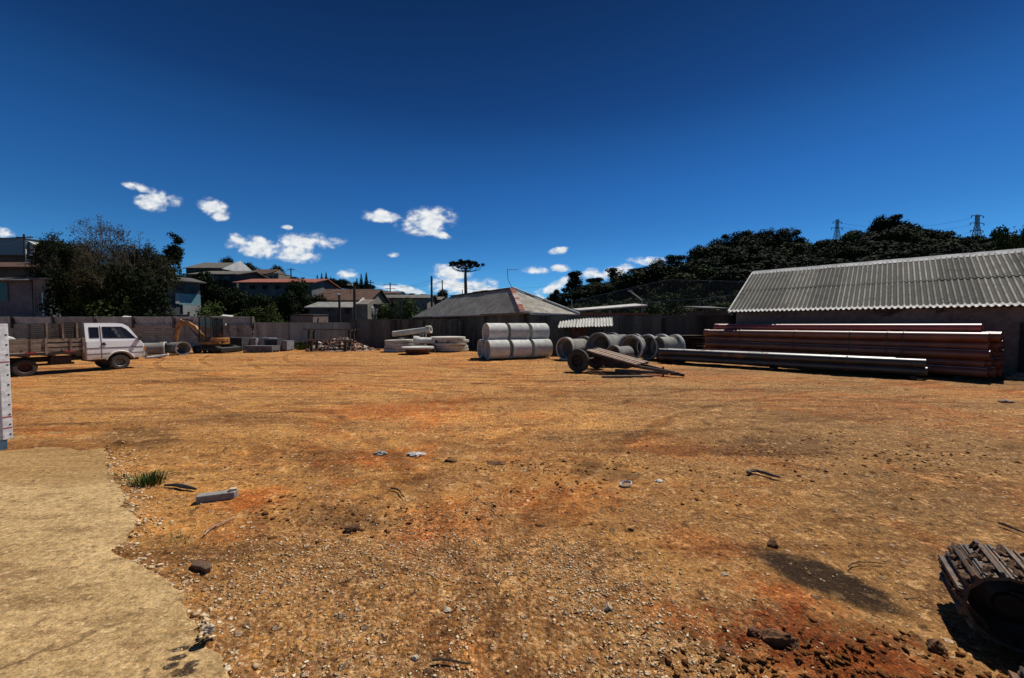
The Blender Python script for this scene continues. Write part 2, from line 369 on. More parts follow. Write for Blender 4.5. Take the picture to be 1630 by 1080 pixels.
M['leaf_bush']  = leafmat('hillside_scrub', (.020,.032,.010), (.060,.072,.024))

def ground_fn(t, b):
    pos = t.node('ShaderNodeNewGeometry').outputs['Position']
    x, y, z = t.sep(pos)
    tanA, tanB = (.44,.255,.082), (.315,.170,.055)
    red, grey, dark = (.31,.115,.026), (.235,.155,.068), (.052,.031,.014)
    flat = t.vmul(pos, (1, 1, 0))
    n_big = t.noise(flat, .22, 5, .6, .6); n_mid = t.noise(flat, .9, 6, .65, .8); n_sm = t.noise(flat, 4.0, 6, .7); n_fine = t.noise(flat, 26, 5, .75); n_grain = t.noise(flat, 120, 3, .8)
    strk = t.noise(t.vmul(flat, (.35, 1.6, 0)), .8, 6, .7, .5)      # long wheel-swept streaks across the yard
    col = t.mix(t.ramp(n_mid, .38, .64), tanA, tanB)
    right = t.ramp(t.math('ADD', t.math('MULTIPLY', x, .16), t.math('MULTIPLY', n_big, 1.6)), .75, 1.45, 0, .8)
    col = t.mix(right, col, grey)
    col = t.mix(t.ramp(t.math('ADD', n_big, t.math('MULTIPLY', n_sm, .35)), .66, .84, 0, .75), col, red)
    def speck(col, sc, c_lo, c_hi, k, wd=.06, stretch=(1, 1, 0), seed=0.0):
        n = t.noise(t.vmul(pos, (stretch[0], stretch[1], 0)), sc, 3, .65, .3)
        col = t.mix(t.ramp(n, .46 - wd, .36 - wd, 0, k), col, c_lo)
        return t.mix(t.ramp(n, .54 + wd, .64 + wd, 0, k), col, c_hi)
    col = t.mix(t.ramp(strk, .50, .68, 0, .70), col, (.135,.078,.030))
    strk2 = t.noise(t.vmul(flat, (.22, 2.6, 0)), 1.1, 6, .75, .8); col = t.mix(t.ramp(strk2, .56, .70, 0, .65), col, (.52,.33,.14)); col = t.mix(t.ramp(strk2, .44, .34, 0, .55), col, (.12,.065,.025))
    col = t.mix(t.ramp(n_sm, .54, .70, 0, .75), col, (.13,.068,.024))
    n_cl = t.noise(flat, 11, 4, .7, .4); col = t.mix(t.ramp(n_cl, .60, .70, 0, .7), col, (.085,.045,.018)); col = t.mix(t.ramp(n_cl, .40, .30, 0, .55), col, (.58,.40,.20))
    def blob(cx, cy, rx, ry, rot=0, amp=.7, e0=-.15, e1=.25):
        c, s = math.cos(rot), math.sin(rot)
        dx, dy = t.math('SUBTRACT', x, cx), t.math('SUBTRACT', y, cy)
        a = t.math('ADD', t.math('MULTIPLY', dx, c / rx), t.math('MULTIPLY', dy, s / rx))
        bb = t.math('ADD', t.math('MULTIPLY', dx, -s / ry), t.math('MULTIPLY', dy, c / ry))
        d = t.math('SUBTRACT', 1.0, t.math('SQRT', t.math('ADD', t.math('MULTIPLY', a, a), t.math('MULTIPLY', bb, bb))))
        nn = t.math('ADD', t.math('MULTIPLY_ADD', n_sm, amp * 1.4, -.7 * amp), t.math('MULTIPLY_ADD', n_fine, amp * .8, -.4 * amp))
        return t.ramp(t.math('ADD', d, nn), e0, e1, 0, 1)
    def g(px, py): q = G(px, py); return q.x, q.y
    def blob_px(px0, py0, px1, py1, wid, **k):
        a, bb = Vector(g(px0, py0)), Vector(g(px1, py1)); c = (a + bb) / 2; d = bb - a
        return blob(c.x, c.y, d.length / 2, wid, math.atan2(d.y, d.x), **k)
    # red earth patches
    for px0, py0, px1, py1, wd in ((1110,1005,1520,1075,.36),(1170,920,1330,960,.2),(560,735,700,745,.35),(380,790,430,800,.35),(520,650,700,655,.9),(700,830,900,760,.5),(330,830,420,860,.3)):
        col = t.mix(t.math('MULTIPLY', blob_px(px0, py0, px1, py1, wd, amp=2.0, e0=-.1, e1=.7), .55), col, red)
    # damp, dark soil
    for px0, py0, px1, py1, wd, k in ((1205,878,1440,972,.21,1.0),(1150,720,1330,700,.5,.5),(470,720,560,750,.35,.5),(180,690,260,715,.4,.5),(1060,1010,1230,1050,.15,.5),(1360,800,1560,760,.5,.35)):
        col = t.mix(t.math('MULTIPLY', blob_px(px0, py0, px1, py1, wd, amp=1.1, e0=-.25, e1=.3), k), col, dark)
    # pale chip gravel: voronoi cells carry their own tone
    vor = t.node('ShaderNodeTexVoronoi'); t.put(vor.inputs['Vector'], flat); vor.inputs['Scale'].default_value = 38
    vr, vg, vb = t.sep(vor.outputs['Color'])
    gmask = t.ramp(t.math('ADD', t.ramp(t.math('ADD', y, t.math('MULTIPLY', t.math('ABSOLUTE', t.math('ADD', x, .5)), .8)), 2.2, 5.0, .42, .0, False), t.math('MULTIPLY', n_mid, .9)), .44, .74, .0, .85)
    gcol = t.mix(vr, (.13,.07,.028), (.66,.48,.26))
    gcol = t.mix(t.ramp(vg, .55, .6), gcol, (.30,.16,.07))
    col = t.mix(t.math('MULTIPLY', gmask, t.ramp(vb, .35, .45)), col, gcol)
    vor2 = t.node('ShaderNodeTexVoronoi'); t.put(vor2.inputs['Vector'], flat); vor2.inputs['Scale'].default_value = 11
    q1, q2, q3 = t.sep(vor2.outputs['Color'])
    dots = t.math('MULTIPLY', t.ramp(vor2.outputs['Distance'], .30, .22), t.ramp(q1, .80, .82))
    col = t.mix(dots, col, t.mix(q2, (.09,.055,.035), (.60,.52,.40)))
    col = speck(col, 2.3, (.15,.08,.03), (.50,.33,.15), .75)
    col = speck(col, 6.5, (.10,.052,.02), (.56,.39,.19), .85, .04)
    col = speck(col, 17, (.075,.04,.016), (.62,.45,.24), .9, .05)
    col = speck(col, 48, (.07,.036,.015), (.66,.50,.28), .9, .05)
    col = t.mix(t.math('MULTIPLY', blob_px(1205, 878, 1440, 975, .20, amp=.8, e0=-.25, e1=.25), .78), col, (.035,.022,.011))
    col = t.mix(t.math('MULTIPLY', blob_px(905, 738, 1040, 768, .4, amp=1.8, e0=-.1, e1=.7), .45), col, (.06,.036,.017))
    col = t.mix(t.math('MULTIPLY', blob_px(455, 805, 650, 840, .28, amp=1.8, e0=-.1, e1=.7), .45), col, (.06,.036,.017))
    # broad tonal drift: damp and dry, wheel-swept bands, iron-rich patches
    lane = t.noise(t.vmul(pos, (.16, 1.0, 0)), .75, 5, .65, 1.2); pat = t.noise(flat, .55, 6, .62, 1.0); pat2 = t.noise(t.vmul(pos, (.6, 1.3, 0)), 1.7, 5, .7, .8)
    col = t.mix(t.ramp(pat, .53, .66, 0, .55), col, t.mix(1.0, col, (1.12, .72, .42), 'MULTIPLY'))
    col = t.mix(t.ramp(lane, .50, .64, 0, .75), col, t.mix(1.0, col, (.50, .42, .36), 'MULTIPLY'))
    col = t.mix(t.ramp(lane, .47, .36, 0, .6), col, t.mix(1.0, col, (1.35, 1.28, 1.15), 'MULTIPLY'))
    col = t.mix(t.ramp(pat2, .54, .66, 0, .7), col, t.mix(1.0, col, (.45, .36, .28), 'MULTIPLY'))
    col = t.mix(1.0, col, (1.30, 1.07, .90), 'MULTIPLY')
    for px0, py0, px1, py1, wd, k in ((1150,1030,1530,1085,.30,.9),(1040,850,1200,880,.22,.5),(1150,925,1340,965,.15,.75),(1000,960,1180,1020,.16,.6),(470,655,760,650,.9,.5),(500,735,640,725,.35,.65),(330,800,470,790,.30,.6),(620,860,800,820,.25,.45),(830,820,990,780,.4,.45),(1250,640,1500,650,1.6,.4)):
        col = t.mix(t.math('MULTIPLY', blob_px(px0, py0, px1, py1, wd, amp=2.2, e0=-.3, e1=.6), k), col, t.mix(1.0, col, (1.08, .68, .44), 'MULTIPLY'))
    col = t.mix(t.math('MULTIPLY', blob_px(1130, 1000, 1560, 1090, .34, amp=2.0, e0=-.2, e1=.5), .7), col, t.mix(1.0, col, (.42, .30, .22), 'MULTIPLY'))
    # faint tyre arcs
    for cx, cy, rad, k in ((-3.0, 31.0, 17.2, .55), (-3.0, 31.0, 18.9, .5), (6.0, 33.0, 22.0, .45), (6.0, 33.0, 23.6, .45), (13.0, -3.0, 14.4, .5), (13.0, -3.0, 16.0, .5), (-16.0, -4.0, 15.6, .4), (-16.0, -4.0, 17.1, .4), (-2.0, 60.0, 42.0, .5), (-2.0, 60.0, 40.4, .5)):
        dd = t.math('SQRT', t.math('ADD', t.math('POWER', t.math('ABSOLUTE', t.math('SUBTRACT', x, cx)), 2.0), t.math('POWER', t.math('ABSOLUTE', t.math('SUBTRACT', y, cy)), 2.0)))
        dist = t.math('ADD', t.math('ABSOLUTE', t.math('SUBTRACT', dd, rad)), t.math('MULTIPLY_ADD', n_sm, .16, -.08))
        m = t.math('MULTIPLY', t.ramp(dist, .16, .09, 0, 1), t.ramp(pat, .42, .56, 0, k))
        col = t.mix(m, col, t.mix(1.0, col, (.42, .34, .27), 'MULTIPLY'))
        m2 = t.math('MULTIPLY', t.math('MULTIPLY', t.ramp(dist, .14, .18, 0, 1), t.ramp(dist, .26, .2, 0, 1)), t.ramp(pat, .42, .56, 0, k))
        col = t.mix(m2, col, t.mix(1.0, col, (1.45, 1.4, 1.3), 'MULTIPLY'))
    fine = t.math('MULTIPLY', t.ramp(n_fine, .3, .7, .5, 1.4), t.ramp(n_grain, .3, .7, .7, 1.25))
    cf = t.node('ShaderNodeCombineXYZ')
    for i in range(3): t.put(cf.inputs[i], fine)
    col = t.mix(1.0, col, cf.outputs[0], 'MULTIPLY')
    # beyond the yard the land is rough grass and scrub
    wild = t.ramp(y, 33.5, 36, 0, 1)
    gr = t.mix(t.ramp(n_mid, .35, .65), (.016,.022,.008), (.040,.042,.017))
    col = t.mix(wild, col, gr)
    t.put(b.inputs['Base Color'], col); b.inputs['Roughness'].default_value = .95; b.inputs['Specular IOR Level'].default_value = .2
    hgt = t.math('ADD', t.math('MULTIPLY', n_fine, .9), t.math('ADD', t.math('MULTIPLY', n_grain, .35), t.math('MULTIPLY', n_sm, 1.6)))
    hgt = t.math('SUBTRACT', hgt, t.math('MULTIPLY', t.math('MULTIPLY', vor.outputs['Distance'], gmask), .8))
    hgt = t.math('ADD', hgt, t.math('MULTIPLY', dots, .8))
    bump(t, b, hgt, .035)
M['ground'] = material('dirt_and_gravel', ground_fn)

def pad_fn(t, b):
    pos = t.node('ShaderNodeNewGeometry').outputs['Position']; x, y, z = t.sep(pos)
    flat = t.vmul(pos, (1, 1, 0)); sw = t.vmul(pos, (.5, 1.5, 0))
    n1 = t.noise(sw, .9, 6, .65, .6); n2 = t.noise(sw, 3.5, 6, .7, .3); n3 = t.noise(flat, 22, 5, .75); n4 = t.noise(flat, 90, 3, .8)
    col = t.mix(t.ramp(n1, .36, .62), (.50,.365,.19), (.37,.26,.125))
    col = t.mix(t.ramp(n2, .48, .66, 0, .8), col, (.21,.135,.062))
    col = t.mix(t.ramp(t.noise(flat, 1.6, 5, .6, 1.0), .60, .70, 0, .6), col, (.30,.16,.075))
    col = t.mix(t.ramp(n3, .68, .76, 0, .75), col, (.12,.08,.05))
    col = t.mix(t.ramp(n3, .26, .34, .6, 0), col, (.56,.45,.28))
    col = t.mix(t.ramp(t.noise(flat, 7, 3, .5), .70, .74, 0, .8), col, (.09,.06,.04))
    def spot(px, py, rx, ry, rot):
        q = G(px, py); c, s = math.cos(rot), math.sin(rot)
        dx, dy = t.math('SUBTRACT', x, q.x), t.math('SUBTRACT', y, q.y)
        a = t.math('ADD', t.math('MULTIPLY', dx, c / rx), t.math('MULTIPLY', dy, s / rx)); e = t.math('ADD', t.math('MULTIPLY', dx, -s / ry), t.math('MULTIPLY', dy, c / ry))
        d = t.math('SQRT', t.math('ADD', t.math('MULTIPLY', a, a), t.math('MULTIPLY', e, e)))
        return t.ramp(t.math('ADD', d, t.math('MULTIPLY_ADD', n3, .5, -.25)), .7, 1.1, 1, 0)
    for px, py, rx, ry, rt in ((288,1046,.055,.022,.2),(283,1060,.055,.02,.2),(304,1072,.04,.035,.3),(272,1074,.04,.025,.2),(290,1084,.07,.03,.1)):
        col = t.mix(spot(px, py, rx, ry, rt), col, (.045,.03,.02))
    for sc, lo, hi, k in ((3.2, (.24,.15,.07), (.52,.40,.22), .6), (9, (.19,.12,.055), (.56,.44,.26), .65), (26, (.15,.09,.04), (.62,.50,.31), .7), (60, (.14,.085,.04), (.66,.54,.34), .75)):
        nn = t.noise(t.vmul(pos, (.8, 1.2, 0)), sc, 3, .65, .3); col = t.mix(t.ramp(nn, .43, .31, 0, k), col, lo); col = t.mix(t.ramp(nn, .58, .70, 0, k), col, hi)
    edge_y = G(0, 740).y; far = t.ramp(t.math('ADD', y, t.math('MULTIPLY_ADD', n1, 2.4, -1.2)), edge_y - 1.1, edge_y + .3, 0, .95)
    col = t.mix(far, col, t.mix(t.ramp(n3, .3, .7), (.24,.135,.052), (.40,.25,.10)))
    fine = t.math('MULTIPLY', t.ramp(n3, .3, .7, .6, 1.3), t.ramp(n4, .3, .7, .72, 1.25))
    cf = t.node('ShaderNodeCombineXYZ')
    for i in range(3): t.put(cf.inputs[i], fine)
    ck = t.node('ShaderNodeTexVoronoi', feature='DISTANCE_TO_EDGE'); wv_ = t.node('ShaderNodeVectorMath', operation='ADD'); t.put(wv_.inputs[0], flat); sc_ = t.vmul(t.node('ShaderNodeTexNoise').outputs[1], (.0, .0, 0)); t.l.new(sc_, wv_.inputs[1])
    nv = t.node('ShaderNodeTexNoise'); t.put(nv.inputs['Vector'], flat); nv.inputs['Scale'].default_value = 2.2; nv.inputs['Detail'].default_value = 5; t.l.new(t.vmul(nv.outputs[1], (.5, .5, 0)), wv_.inputs[1])
    t.l.new(wv_.outputs[0], ck.inputs['Vector']); ck.inputs['Scale'].default_value = .42
    col = t.mix(t.math('MULTIPLY', t.ramp(ck.outputs['Distance'], .006, .0015), t.ramp(n1, .42, .55, 0, .75)), col, (.13,.08,.04))
    col = t.mix(1.0, col, (1.06, .97, .86), 'MULTIPLY')
    col = t.mix(t.math('MULTIPLY', far, .6), col, t.mix(t.ramp(n2, .4, .6), (.22,.13,.05), (.38,.24,.10)))
    t.put(b.inputs['Base Color'], t.mix(1.0, col, cf.outputs[0], 'MULTIPLY')); b.inputs['Roughness'].default_value = .92
    b.inputs['Specular IOR Level'].default_value = .2
    bump(t, b, t.math('ADD', t.math('MULTIPLY', n2, 1.2), t.math('ADD', n3, t.math('MULTIPLY', n4, .4))), .008)
M['pad'] = material('dusty_concrete_pad', pad_fn)

def stone_fn(t, b):
    at = t.node('ShaderNodeAttribute', attribute_name='tone'); n = t.noise(t.node('ShaderNodeNewGeometry').outputs['Position'], 60, 3, .6)
    cr = t.node('ShaderNodeValToRGB'); e = cr.color_ramp.elements
    e[0].position = 0; e[0].color = (.09,.05,.03,1); e[1].position = 1; e[1].color = (.76,.62,.41,1)
    for p, c in ((.22,(.22,.10,.045,1)),(.45,(.36,.21,.10,1)),(.72,(.60,.44,.25,1))):
        q = e.new(p); q.color = c
    t.put(cr.inputs[0], at.outputs['Fac'])
    t.put(b.inputs['Base Color'], t.mix(t.ramp(n, .3, .7, 0, .45), cr.outputs[0], (.25,.14,.07)))
    b.inputs['Roughness'].default_value = .9; b.inputs['Specular IOR Level'].default_value = .25
M['stone'] = material('gravel_stone', stone_fn)

def bits_fn(t, b):
    at = t.node('ShaderNodeAttribute', attribute_name='tone'); p = t.node('ShaderNodeNewGeometry').outputs['Position']; n = t.noise(p, 45, 5, .75)
    col = t.mix(t.ramp(at.outputs['Fac'], 0, .5), (.10,.042,.018), (.36,.15,.045)); col = t.mix(t.ramp(n, .35, .65), col, (.20,.085,.03))
    t.put(b.inputs['Base Color'], col); b.inputs['Roughness'].default_value = .98; b.inputs['Specular IOR Level'].default_value = .05; bump(t, b, n, .015)
M['soil_bits'] = material('crumbled_red_soil', bits_fn)

def block_fn(t, b):
    """block masonry too far away to tell the blocks apart"""
    tc = t.node('ShaderNodeTexCoord'); x, y, z = t.sep(tc.outputs['Object'])
    cb = t.node('ShaderNodeCombineXYZ'); t.put(cb.inputs[0], x); t.put(cb.inputs[1], z)
    br = t.node('ShaderNodeTexBrick'); t.put(br.inputs['Vector'], cb.outputs[0]); br.inputs['Scale'].default_value = 1
    br.inputs['Brick Width'].default_value = .4; br.inputs['Row Height'].default_value = .2; br.inputs['Mortar Size'].default_value = .012
    t.put(br.inputs['Color1'], (.33,.32,.27)); t.put(br.inputs['Color2'], (.23,.22,.18)); t.put(br.inputs['Mortar'], (.11,.105,.09))
    st = t.noise(t.vmul(tc.outputs['Object'], (1, 1, .15)), 1.4, 7, .7)
    col = t.mix(t.ramp(st, .48, .68, 0, .85), br.outputs['Color'], (.04,.038,.03))
    n = t.noise(tc.outputs['Object'], .6, 5, .6); col = t.mix(t.ramp(n, .45, .7, 0, .5), col, (.24,.21,.16))
    t.put(b.inputs['Base Color'], col); b.inputs['Roughness'].default_value = .95
    bump(t, b, t.math('ADD', t.math('MULTIPLY', br.outputs['Fac'], -1), t.noise(tc.outputs['Object'], 12, 4, .6)), .01)
M['block'] = material('grey_block_wall', block_fn)

# ------------------------------------------------------------------ terrain
def vnoise(x, y, seed=0):
    xi = np.floor(x).astype(np.int64); yi = np.floor(y).astype(np.int64); xf = x - xi; yf = y - yi
    def h(a, b):
        n = (a * 374761393 + b * 668265263 + seed * 974711) & 0xffffffff
        n = ((n ^ (n >> 13)) * 1274126177) & 0xffffffff
        return ((n ^ (n >> 16)) & 0xffff) / 65535.0
    u = xf * xf * (3 - 2 * xf); v = yf * yf * (3 - 2 * yf)
    return (h(xi, yi) * (1-u) + h(xi+1, yi) * u) * (1-v) + (h(xi, yi+1) * (1-u) + h(xi+1, yi+1) * u) * v
def fbm(x, y, o=4, seed=0):
    s = 0; a = .5
    for i in range(o): s = s + a * vnoise(x * 2**i, y * 2**i, seed + i); a *= .5
    return s / (1 - .5**o) - .5
HP = np.array([-600,0,300,450,600,750,900,1000,1100,1200,1300,1400,1500,1630,2300], float)
HY = np.array([33,50,75,110,200,350,600,1500,4000], float)
HT = np.array([[0]*15,
 [7,6.5,4.5,3,1.5,.8,1,1.5,3.0,3.5,3.5,4,4,4,4],
 [15,14,10,8,4.5,2,3,5,7.7,9,9,11,10,9,9],
 [18,17,13,11,9,5,7,11.5,15,19.5,17.3,23,20,18,18],
 [20,20,16,20,20,14,14,16,22,30,30,35,34,32,32],
 [20,20,20,20,18,14,14,16,30,50,64,66,65,63,60],
 [10,10,10,10,10,10,10,10,20,35,40,40,40,40,40],
 [0]*15,[0]*15], float)
def hill(x, y):
    x = np.asarray(x, float); y = np.asarray(y, float)
    yy = np.clip(y, 33, 3999); px = np.clip(CX + F * x / yy, -600, 2299)
    i = np.clip(np.searchsorted(HP, px, side='right') - 1, 0, 13); j = np.clip(np.searchsorted(HY, yy, side='right') - 1, 0, 7)
    fx = (px - HP[i]) / (HP[i+1] - HP[i]); fy = (yy - HY[j]) / (HY[j+1] - HY[j])
    h = (HT[j, i]*(1-fx) + HT[j, i+1]*fx)*(1-fy) + (HT[j+1, i]*(1-fx) + HT[j+1, i+1]*fx)*fy
    return h
edge_px = [(0,692),(60,696),(112,700),(150,705),(163,722),(172,742),(177,762),(196,786),(212,812),(219,832),(212,850),(196,872),(178,884),(214,902),(252,922),(275,938),(288,962),(298,985),(320,1015),(342,1045),(370,1082),(392,1120)]
_e = [G(*p) for p in edge_px]; EY = np.array([p.y for p in _e[4:]])[::-1]; EX = np.array([p.x for p in _e[4:]])[::-1]; YA = G(0, 729).y
def relief(x, y):
    x = np.asarray(x, float); y = np.asarray(y, float)
    near = np.clip((40 - y) / 8, 0, 1)
    r = .05 * fbm(x * .35, y * .45, 3, 1) + .045 * fbm(x * 1.6, y * 2.0, 4, 5) + .03 * fbm(x * 7, y * 7, 3, 9)
    cl = fbm(x * 3.2, y * 4.2, 3, 21); r = r + .03 * np.clip(cl - .12, 0, 1) * 4 * (.5 + fbm(x * .3, y * .3, 2, 31))
    # churned red earth at the lower right
    q = G(1290, 1050); d = np.exp(-(((x - q.x) / 1.0)**2 + ((y - q.y) / .45)**2)); r = r + d * (.03 + .10 * fbm(x * 9, y * 9, 4, 40))
    # soil washed over the far end and along the broken edge of the concrete pad
    k = np.clip((y - YA - .9 * fbm(x * 1.3, y * 1.6, 4, 95)) / .35, 0, 1) * np.clip((-x - 3.2) / .8, 0, 1) * np.clip((9.0 - y) / 1.5, 0, 1); r = r + .055 * k
    dE = x - np.interp(y, EY, EX); r = r + np.exp(-(dE / .13)**2) * .075 * np.clip(fbm(x * 4, y * 4, 3, 96) * 3 + .25, 0, 1) * (y < _e[4].y + .3)
    return r * near + (1 - near) * .6 * fbm(x * .08, y * .08, 3, 3)
def gz(x, y): return float(hill(x, y) + relief(x, y))

def axis(segs):
    out = []
    for a, b, st in segs: out += list(np.arange(a, b, st))
    return np.array(out + [segs[-1][1]])
xs = axis([(-3000,-400,200),(-400,-100,12),(-100,-32,3),(-32,-9,.35),(-9,-4.5,.09),(-4.5,4.5,.035),(4.5,9,.09),(9,32,.35),(32,100,3),(100,400,12),(400,3000,200)])
ys = axis([(-300,-10,30),(-10,1,1),(1,1.9,.1),(1.9,5.5,.035),(5.5,10,.08),(10,20,.2),(20,36,.5),(36,130,2.5),(130,400,12),(400,4000,200)])
X, Y = np.meshgrid(xs, ys); Z = hill(X, Y) + relief(X, Y)
nx, ny = len(xs), len(ys)
idx = np.arange(nx * ny).reshape(ny, nx)
fc = np.stack([idx[:-1, :-1], idx[:-1, 1:], idx[1:, 1:], idx[1:, :-1]], -1).reshape(-1, 4)
me = npmesh('ground', np.stack([X, Y, Z], -1).reshape(-1, 3), fc, M['ground'])
me.polygons.foreach_set('use_smooth', [True] * len(me.polygons))
ground = bpy.data.objects.new('ground', me); C.objects.link(ground); tag(ground, kind='structure')

# dusty concrete pad at the lower left, its edge broken away
pts = [G(*p) for p in edge_px]; dense = []
py_ = np.array([p.y for p in pts[4:]])[::-1]; px_ = np.array([p.x for p in pts[4:]])[::-1]
yy_ = np.arange(pts[4].y, pts[-1].y, -.018)
for y0 in yy_:
    x0 = float(np.interp(y0, py_, px_)); x0 += .10 * float(fbm(y0 * 5, x0 * 5, 3, 79)) + .07 * float(fbm(y0 * 19, 3.0, 3, 80)) + .035 * float(fbm(y0 * 60, 7.0, 2, 82))
    dense.append(Vector((x0, y0, 0)))
top_ = [Vector((x0, pts[0].y + .12 * float(fbm(x0 * 3, 1.0, 3, 83)) * float(np.clip((dense[0].x - x0) / .5, 0, 1)) + (dense[0].y + .01 - pts[0].y) * float(np.clip((x0 - dense[0].x + .55) / .5, 0, 1)) ** 2, 0)) for x0 in np.arange(-9.0, float(dense[0].x) - .03, .06)]
dense = top_ + dense
loop = dense + [Vector((dense[-1].x + .2, .2, 0)), Vector((-14, .2, 0)), Vector((-14, pts[0].y, 0))]
b = MB(); b.prism([(p.x, p.y) for p in loop], -.25, .045, 'z')
tag(b.build('concrete_pad', M['pad'], bevel=.012), kind='structure')

# gravel scattered over the yard: thousands of chips nobody could count
def chips(name, n, area, size, tone, seed, dens=None, label=None, flat=.5, mat='stone', pw=2.5):
    rg = np.random.default_rng(seed)
    x = rg.uniform(area[0], area[1], n * 3); y = area[2] + (area[3] - area[2]) * rg.random(n * 3)
    if dens is not None:
        keep = rg.random(n * 3) < dens(x, y); x, y = x[keep][:n], y[keep][:n]
    else: x, y = x[:n], y[:n]
    n = len(x); s = size[0] + (size[1] - size[0]) * rg.random(n)**pw
    base = np.array([(1,0,0),(-.2,.9,.1),(-1,-.1,0),(.1,-.8,.1),(.15,.1,.8),(0,0,-.5),(.7,.6,.35)], float)
    tris = np.array([(0,6,4),(6,1,4),(0,1,6),(1,2,4),(2,3,4),(3,0,4),(1,0,5),(2,1,5),(3,2,5),(0,3,5)])
    v = base[None] + rg.normal(0, .22, (n, 7, 3)); v[:, :, 2] *= flat * rg.uniform(.6, 1.4, (n, 1)); v[:, :, 1] *= rg.uniform(.5, 1.0, (n, 1))
    a = rg.uniform(0, 6.283, n); ca, sa = np.cos(a)[:, None], np.sin(a)[:, None]
    vx, vy = v[:, :, 0] * ca - v[:, :, 1] * sa, v[:, :, 0] * sa + v[:, :, 1] * ca
    tl = rg.normal(0, .25, (n, 1)); vz = v[:, :, 2] + vx * tl
    zz = hill(x, y) + relief(x, y)
    V = np.stack([vx * s[:, None] + x[:, None], vy * s[:, None] + y[:, None], vz * s[:, None] + zz[:, None] + .25 * s[:, None] * flat], -1).reshape(-1, 3)
    Fc = (tris[None] + (np.arange(n) * 7)[:, None, None]).reshape(-1, 3)
    me = npmesh(name, V, Fc, M[mat], 3)
    at = me.attributes.new('tone', 'FLOAT', 'POINT')
    tn = np.clip(rg.normal(tone[0], tone[1], n), 0, 1); at.data.foreach_set('value', np.repeat(tn, 7).astype(np.float32))
    o = bpy.data.objects.new(name, me); C.objects.link(o)
    return tag(o, label, 'gravel', kind='stuff')
padq = [(p.x, p.y) for p in pts]
def on_pad(x, y):
    # right of the pad edge is dirt
    ey = np.array([p[1] for p in padq][::-1]); ex = np.array([p[0] for p in padq][::-1])
    lim = np.interp(y, ey, ex); return (x < lim) & (y < padq[0][1])
def d_near(x, y):
    n = fbm(x * .9, y * .9, 3, 50)
    base = np.clip(1.15 - (y - 2.0) * .75, .03, 1) * np.clip(1.15 - .45 * np.abs(x + .55), .05, 1) * np.clip(1.6 - 1.1 * x, .12, 1)
    return np.where(on_pad(x, y), 0, np.clip(base * np.clip(.75 + 3.2 * n, .06, 1.3), .012, 1))
chips('gravel_chips', 42000, (-3.0, 3.0, 1.75, 4.2), (.004, .016), (.66, .24), 11, d_near, 'pale tan stone chips strewn thick over the near dirt')
chips('fine_gravel', 12000, (-9, 11, 3.6, 12.0), (.005, .022), (.5, .24), 12, lambda x, y: np.where(on_pad(x, y), .02, np.clip(.45 + 1.3 * fbm(x * .5, y * .7, 3, 60), .04, 1)), 'small tan and brown stones scattered over the middle of the yard')
chips('scattered_stones', 9000, (-20, 20, 11, 30), (.01, .04), (.42, .28), 13, lambda x, y: np.clip(.4 + 1.6 * fbm(x * .2, y * .5, 3, 61), .03, 1), 'small stones scattered over the far half of the yard')
def d_edge(x, y):
    ey = np.array([p[1] for p in padq][::-1]); ex = np.array([p[0] for p in padq][::-1])
    d = x - np.interp(y, ey, ex); return np.where((d > -.10) & (d < .35 + .3 * np.exp(-((y - 5.4) / .6)**2)), np.exp(-d * 6), 0) * (y < padq[0][1])
chips('broken_concrete_chips', 7000, (-6.0, -1.2, 1.9, 6.2), (.008, .030), (.86, .14), 14, d_edge, 'whitish crushed concrete chips along the broken edge of the concrete pad')
def d_dark(x, y):
    d = 0
    for px0, py0, rx, ry in ((545,825,.9,.35),(970,752,1.6,.6),(790,740,1.0,.3),(1240,710,1.6,.5),(510,735,.8,.35),(1060,860,.4,.25),(420,800,.3,.2),(1500,740,1.5,.6),(640,835,.3,.15)):
        c = G(px0, py0); d = d + np.exp(-(((x - c.x) / rx)**2 + ((y - c.y) / ry)**2))
    return d * np.clip(.5 + 2.4 * fbm(x * 1.4, y * 1.8, 3, 90), 0, 1)
chips('soil_crumbs', 6500, (-6, 8, 3.0, 8.0), (.004, .034), (.10, .14), 16, d_dark, 'dark crumbled soil lying in patches over the middle of the yard', flat=.55, mat='soil_bits', pw=4)
q = G(1290, 1050)
chips('red_earth_clods', 5200, (q.x - 1.2, q.x + 1.3, q.y - .35, q.y + .50), (.003, .030), (.20, .12), 15, lambda x, y: np.exp(-(((x - q.x - .1) / .6)**2 + ((y - q.y + .12) / .24)**2)) * np.clip(.5 + 2 * fbm(x * 4, y * 4, 3, 91), .05, 1), 'loose dark red earth clods at the bottom right of the yard', flat=.75, mat='soil_bits', pw=5)

def clod(name, px, py, size, mat, label, cat, seed, flat=.6, rz=0.0, sub=3, rough=.42, zofs=0):
    rg = random.Random(seed); q = G(px, py)
    bm = bmesh.new(); bmesh.ops.create_icosphere(bm, subdivisions=sub, radius=1)
    planes = [(Vector((rg.uniform(-1,1), rg.uniform(-1,1), rg.uniform(-.6,1))).normalized(), rg.uniform(.5,.85)) for _ in range(9)]
    for v in bm.verts:
        for n, d in planes:
            k = v.co.dot(n)
            if k > d: v.co -= n * (k - d)
        v.co += Vector((rg.uniform(-1,1), rg.uniform(-1,1), rg.uniform(-1,1))) * rough * .25
        v.co.x *= size[0]; v.co.y *= size[1]; v.co.z *= size[2]
    me = bpy.data.meshes.new(name); bm.to_mesh(me); bm.free(); me.materials.append(mat)
    o = bpy.data.objects.new(name, me); C.objects.link(o); o.location = (q.x, q.y, gz(q.x, q.y) + size[2] * .45 + zofs); o.rotation_euler.z = rz
    return tag(o, label, cat)
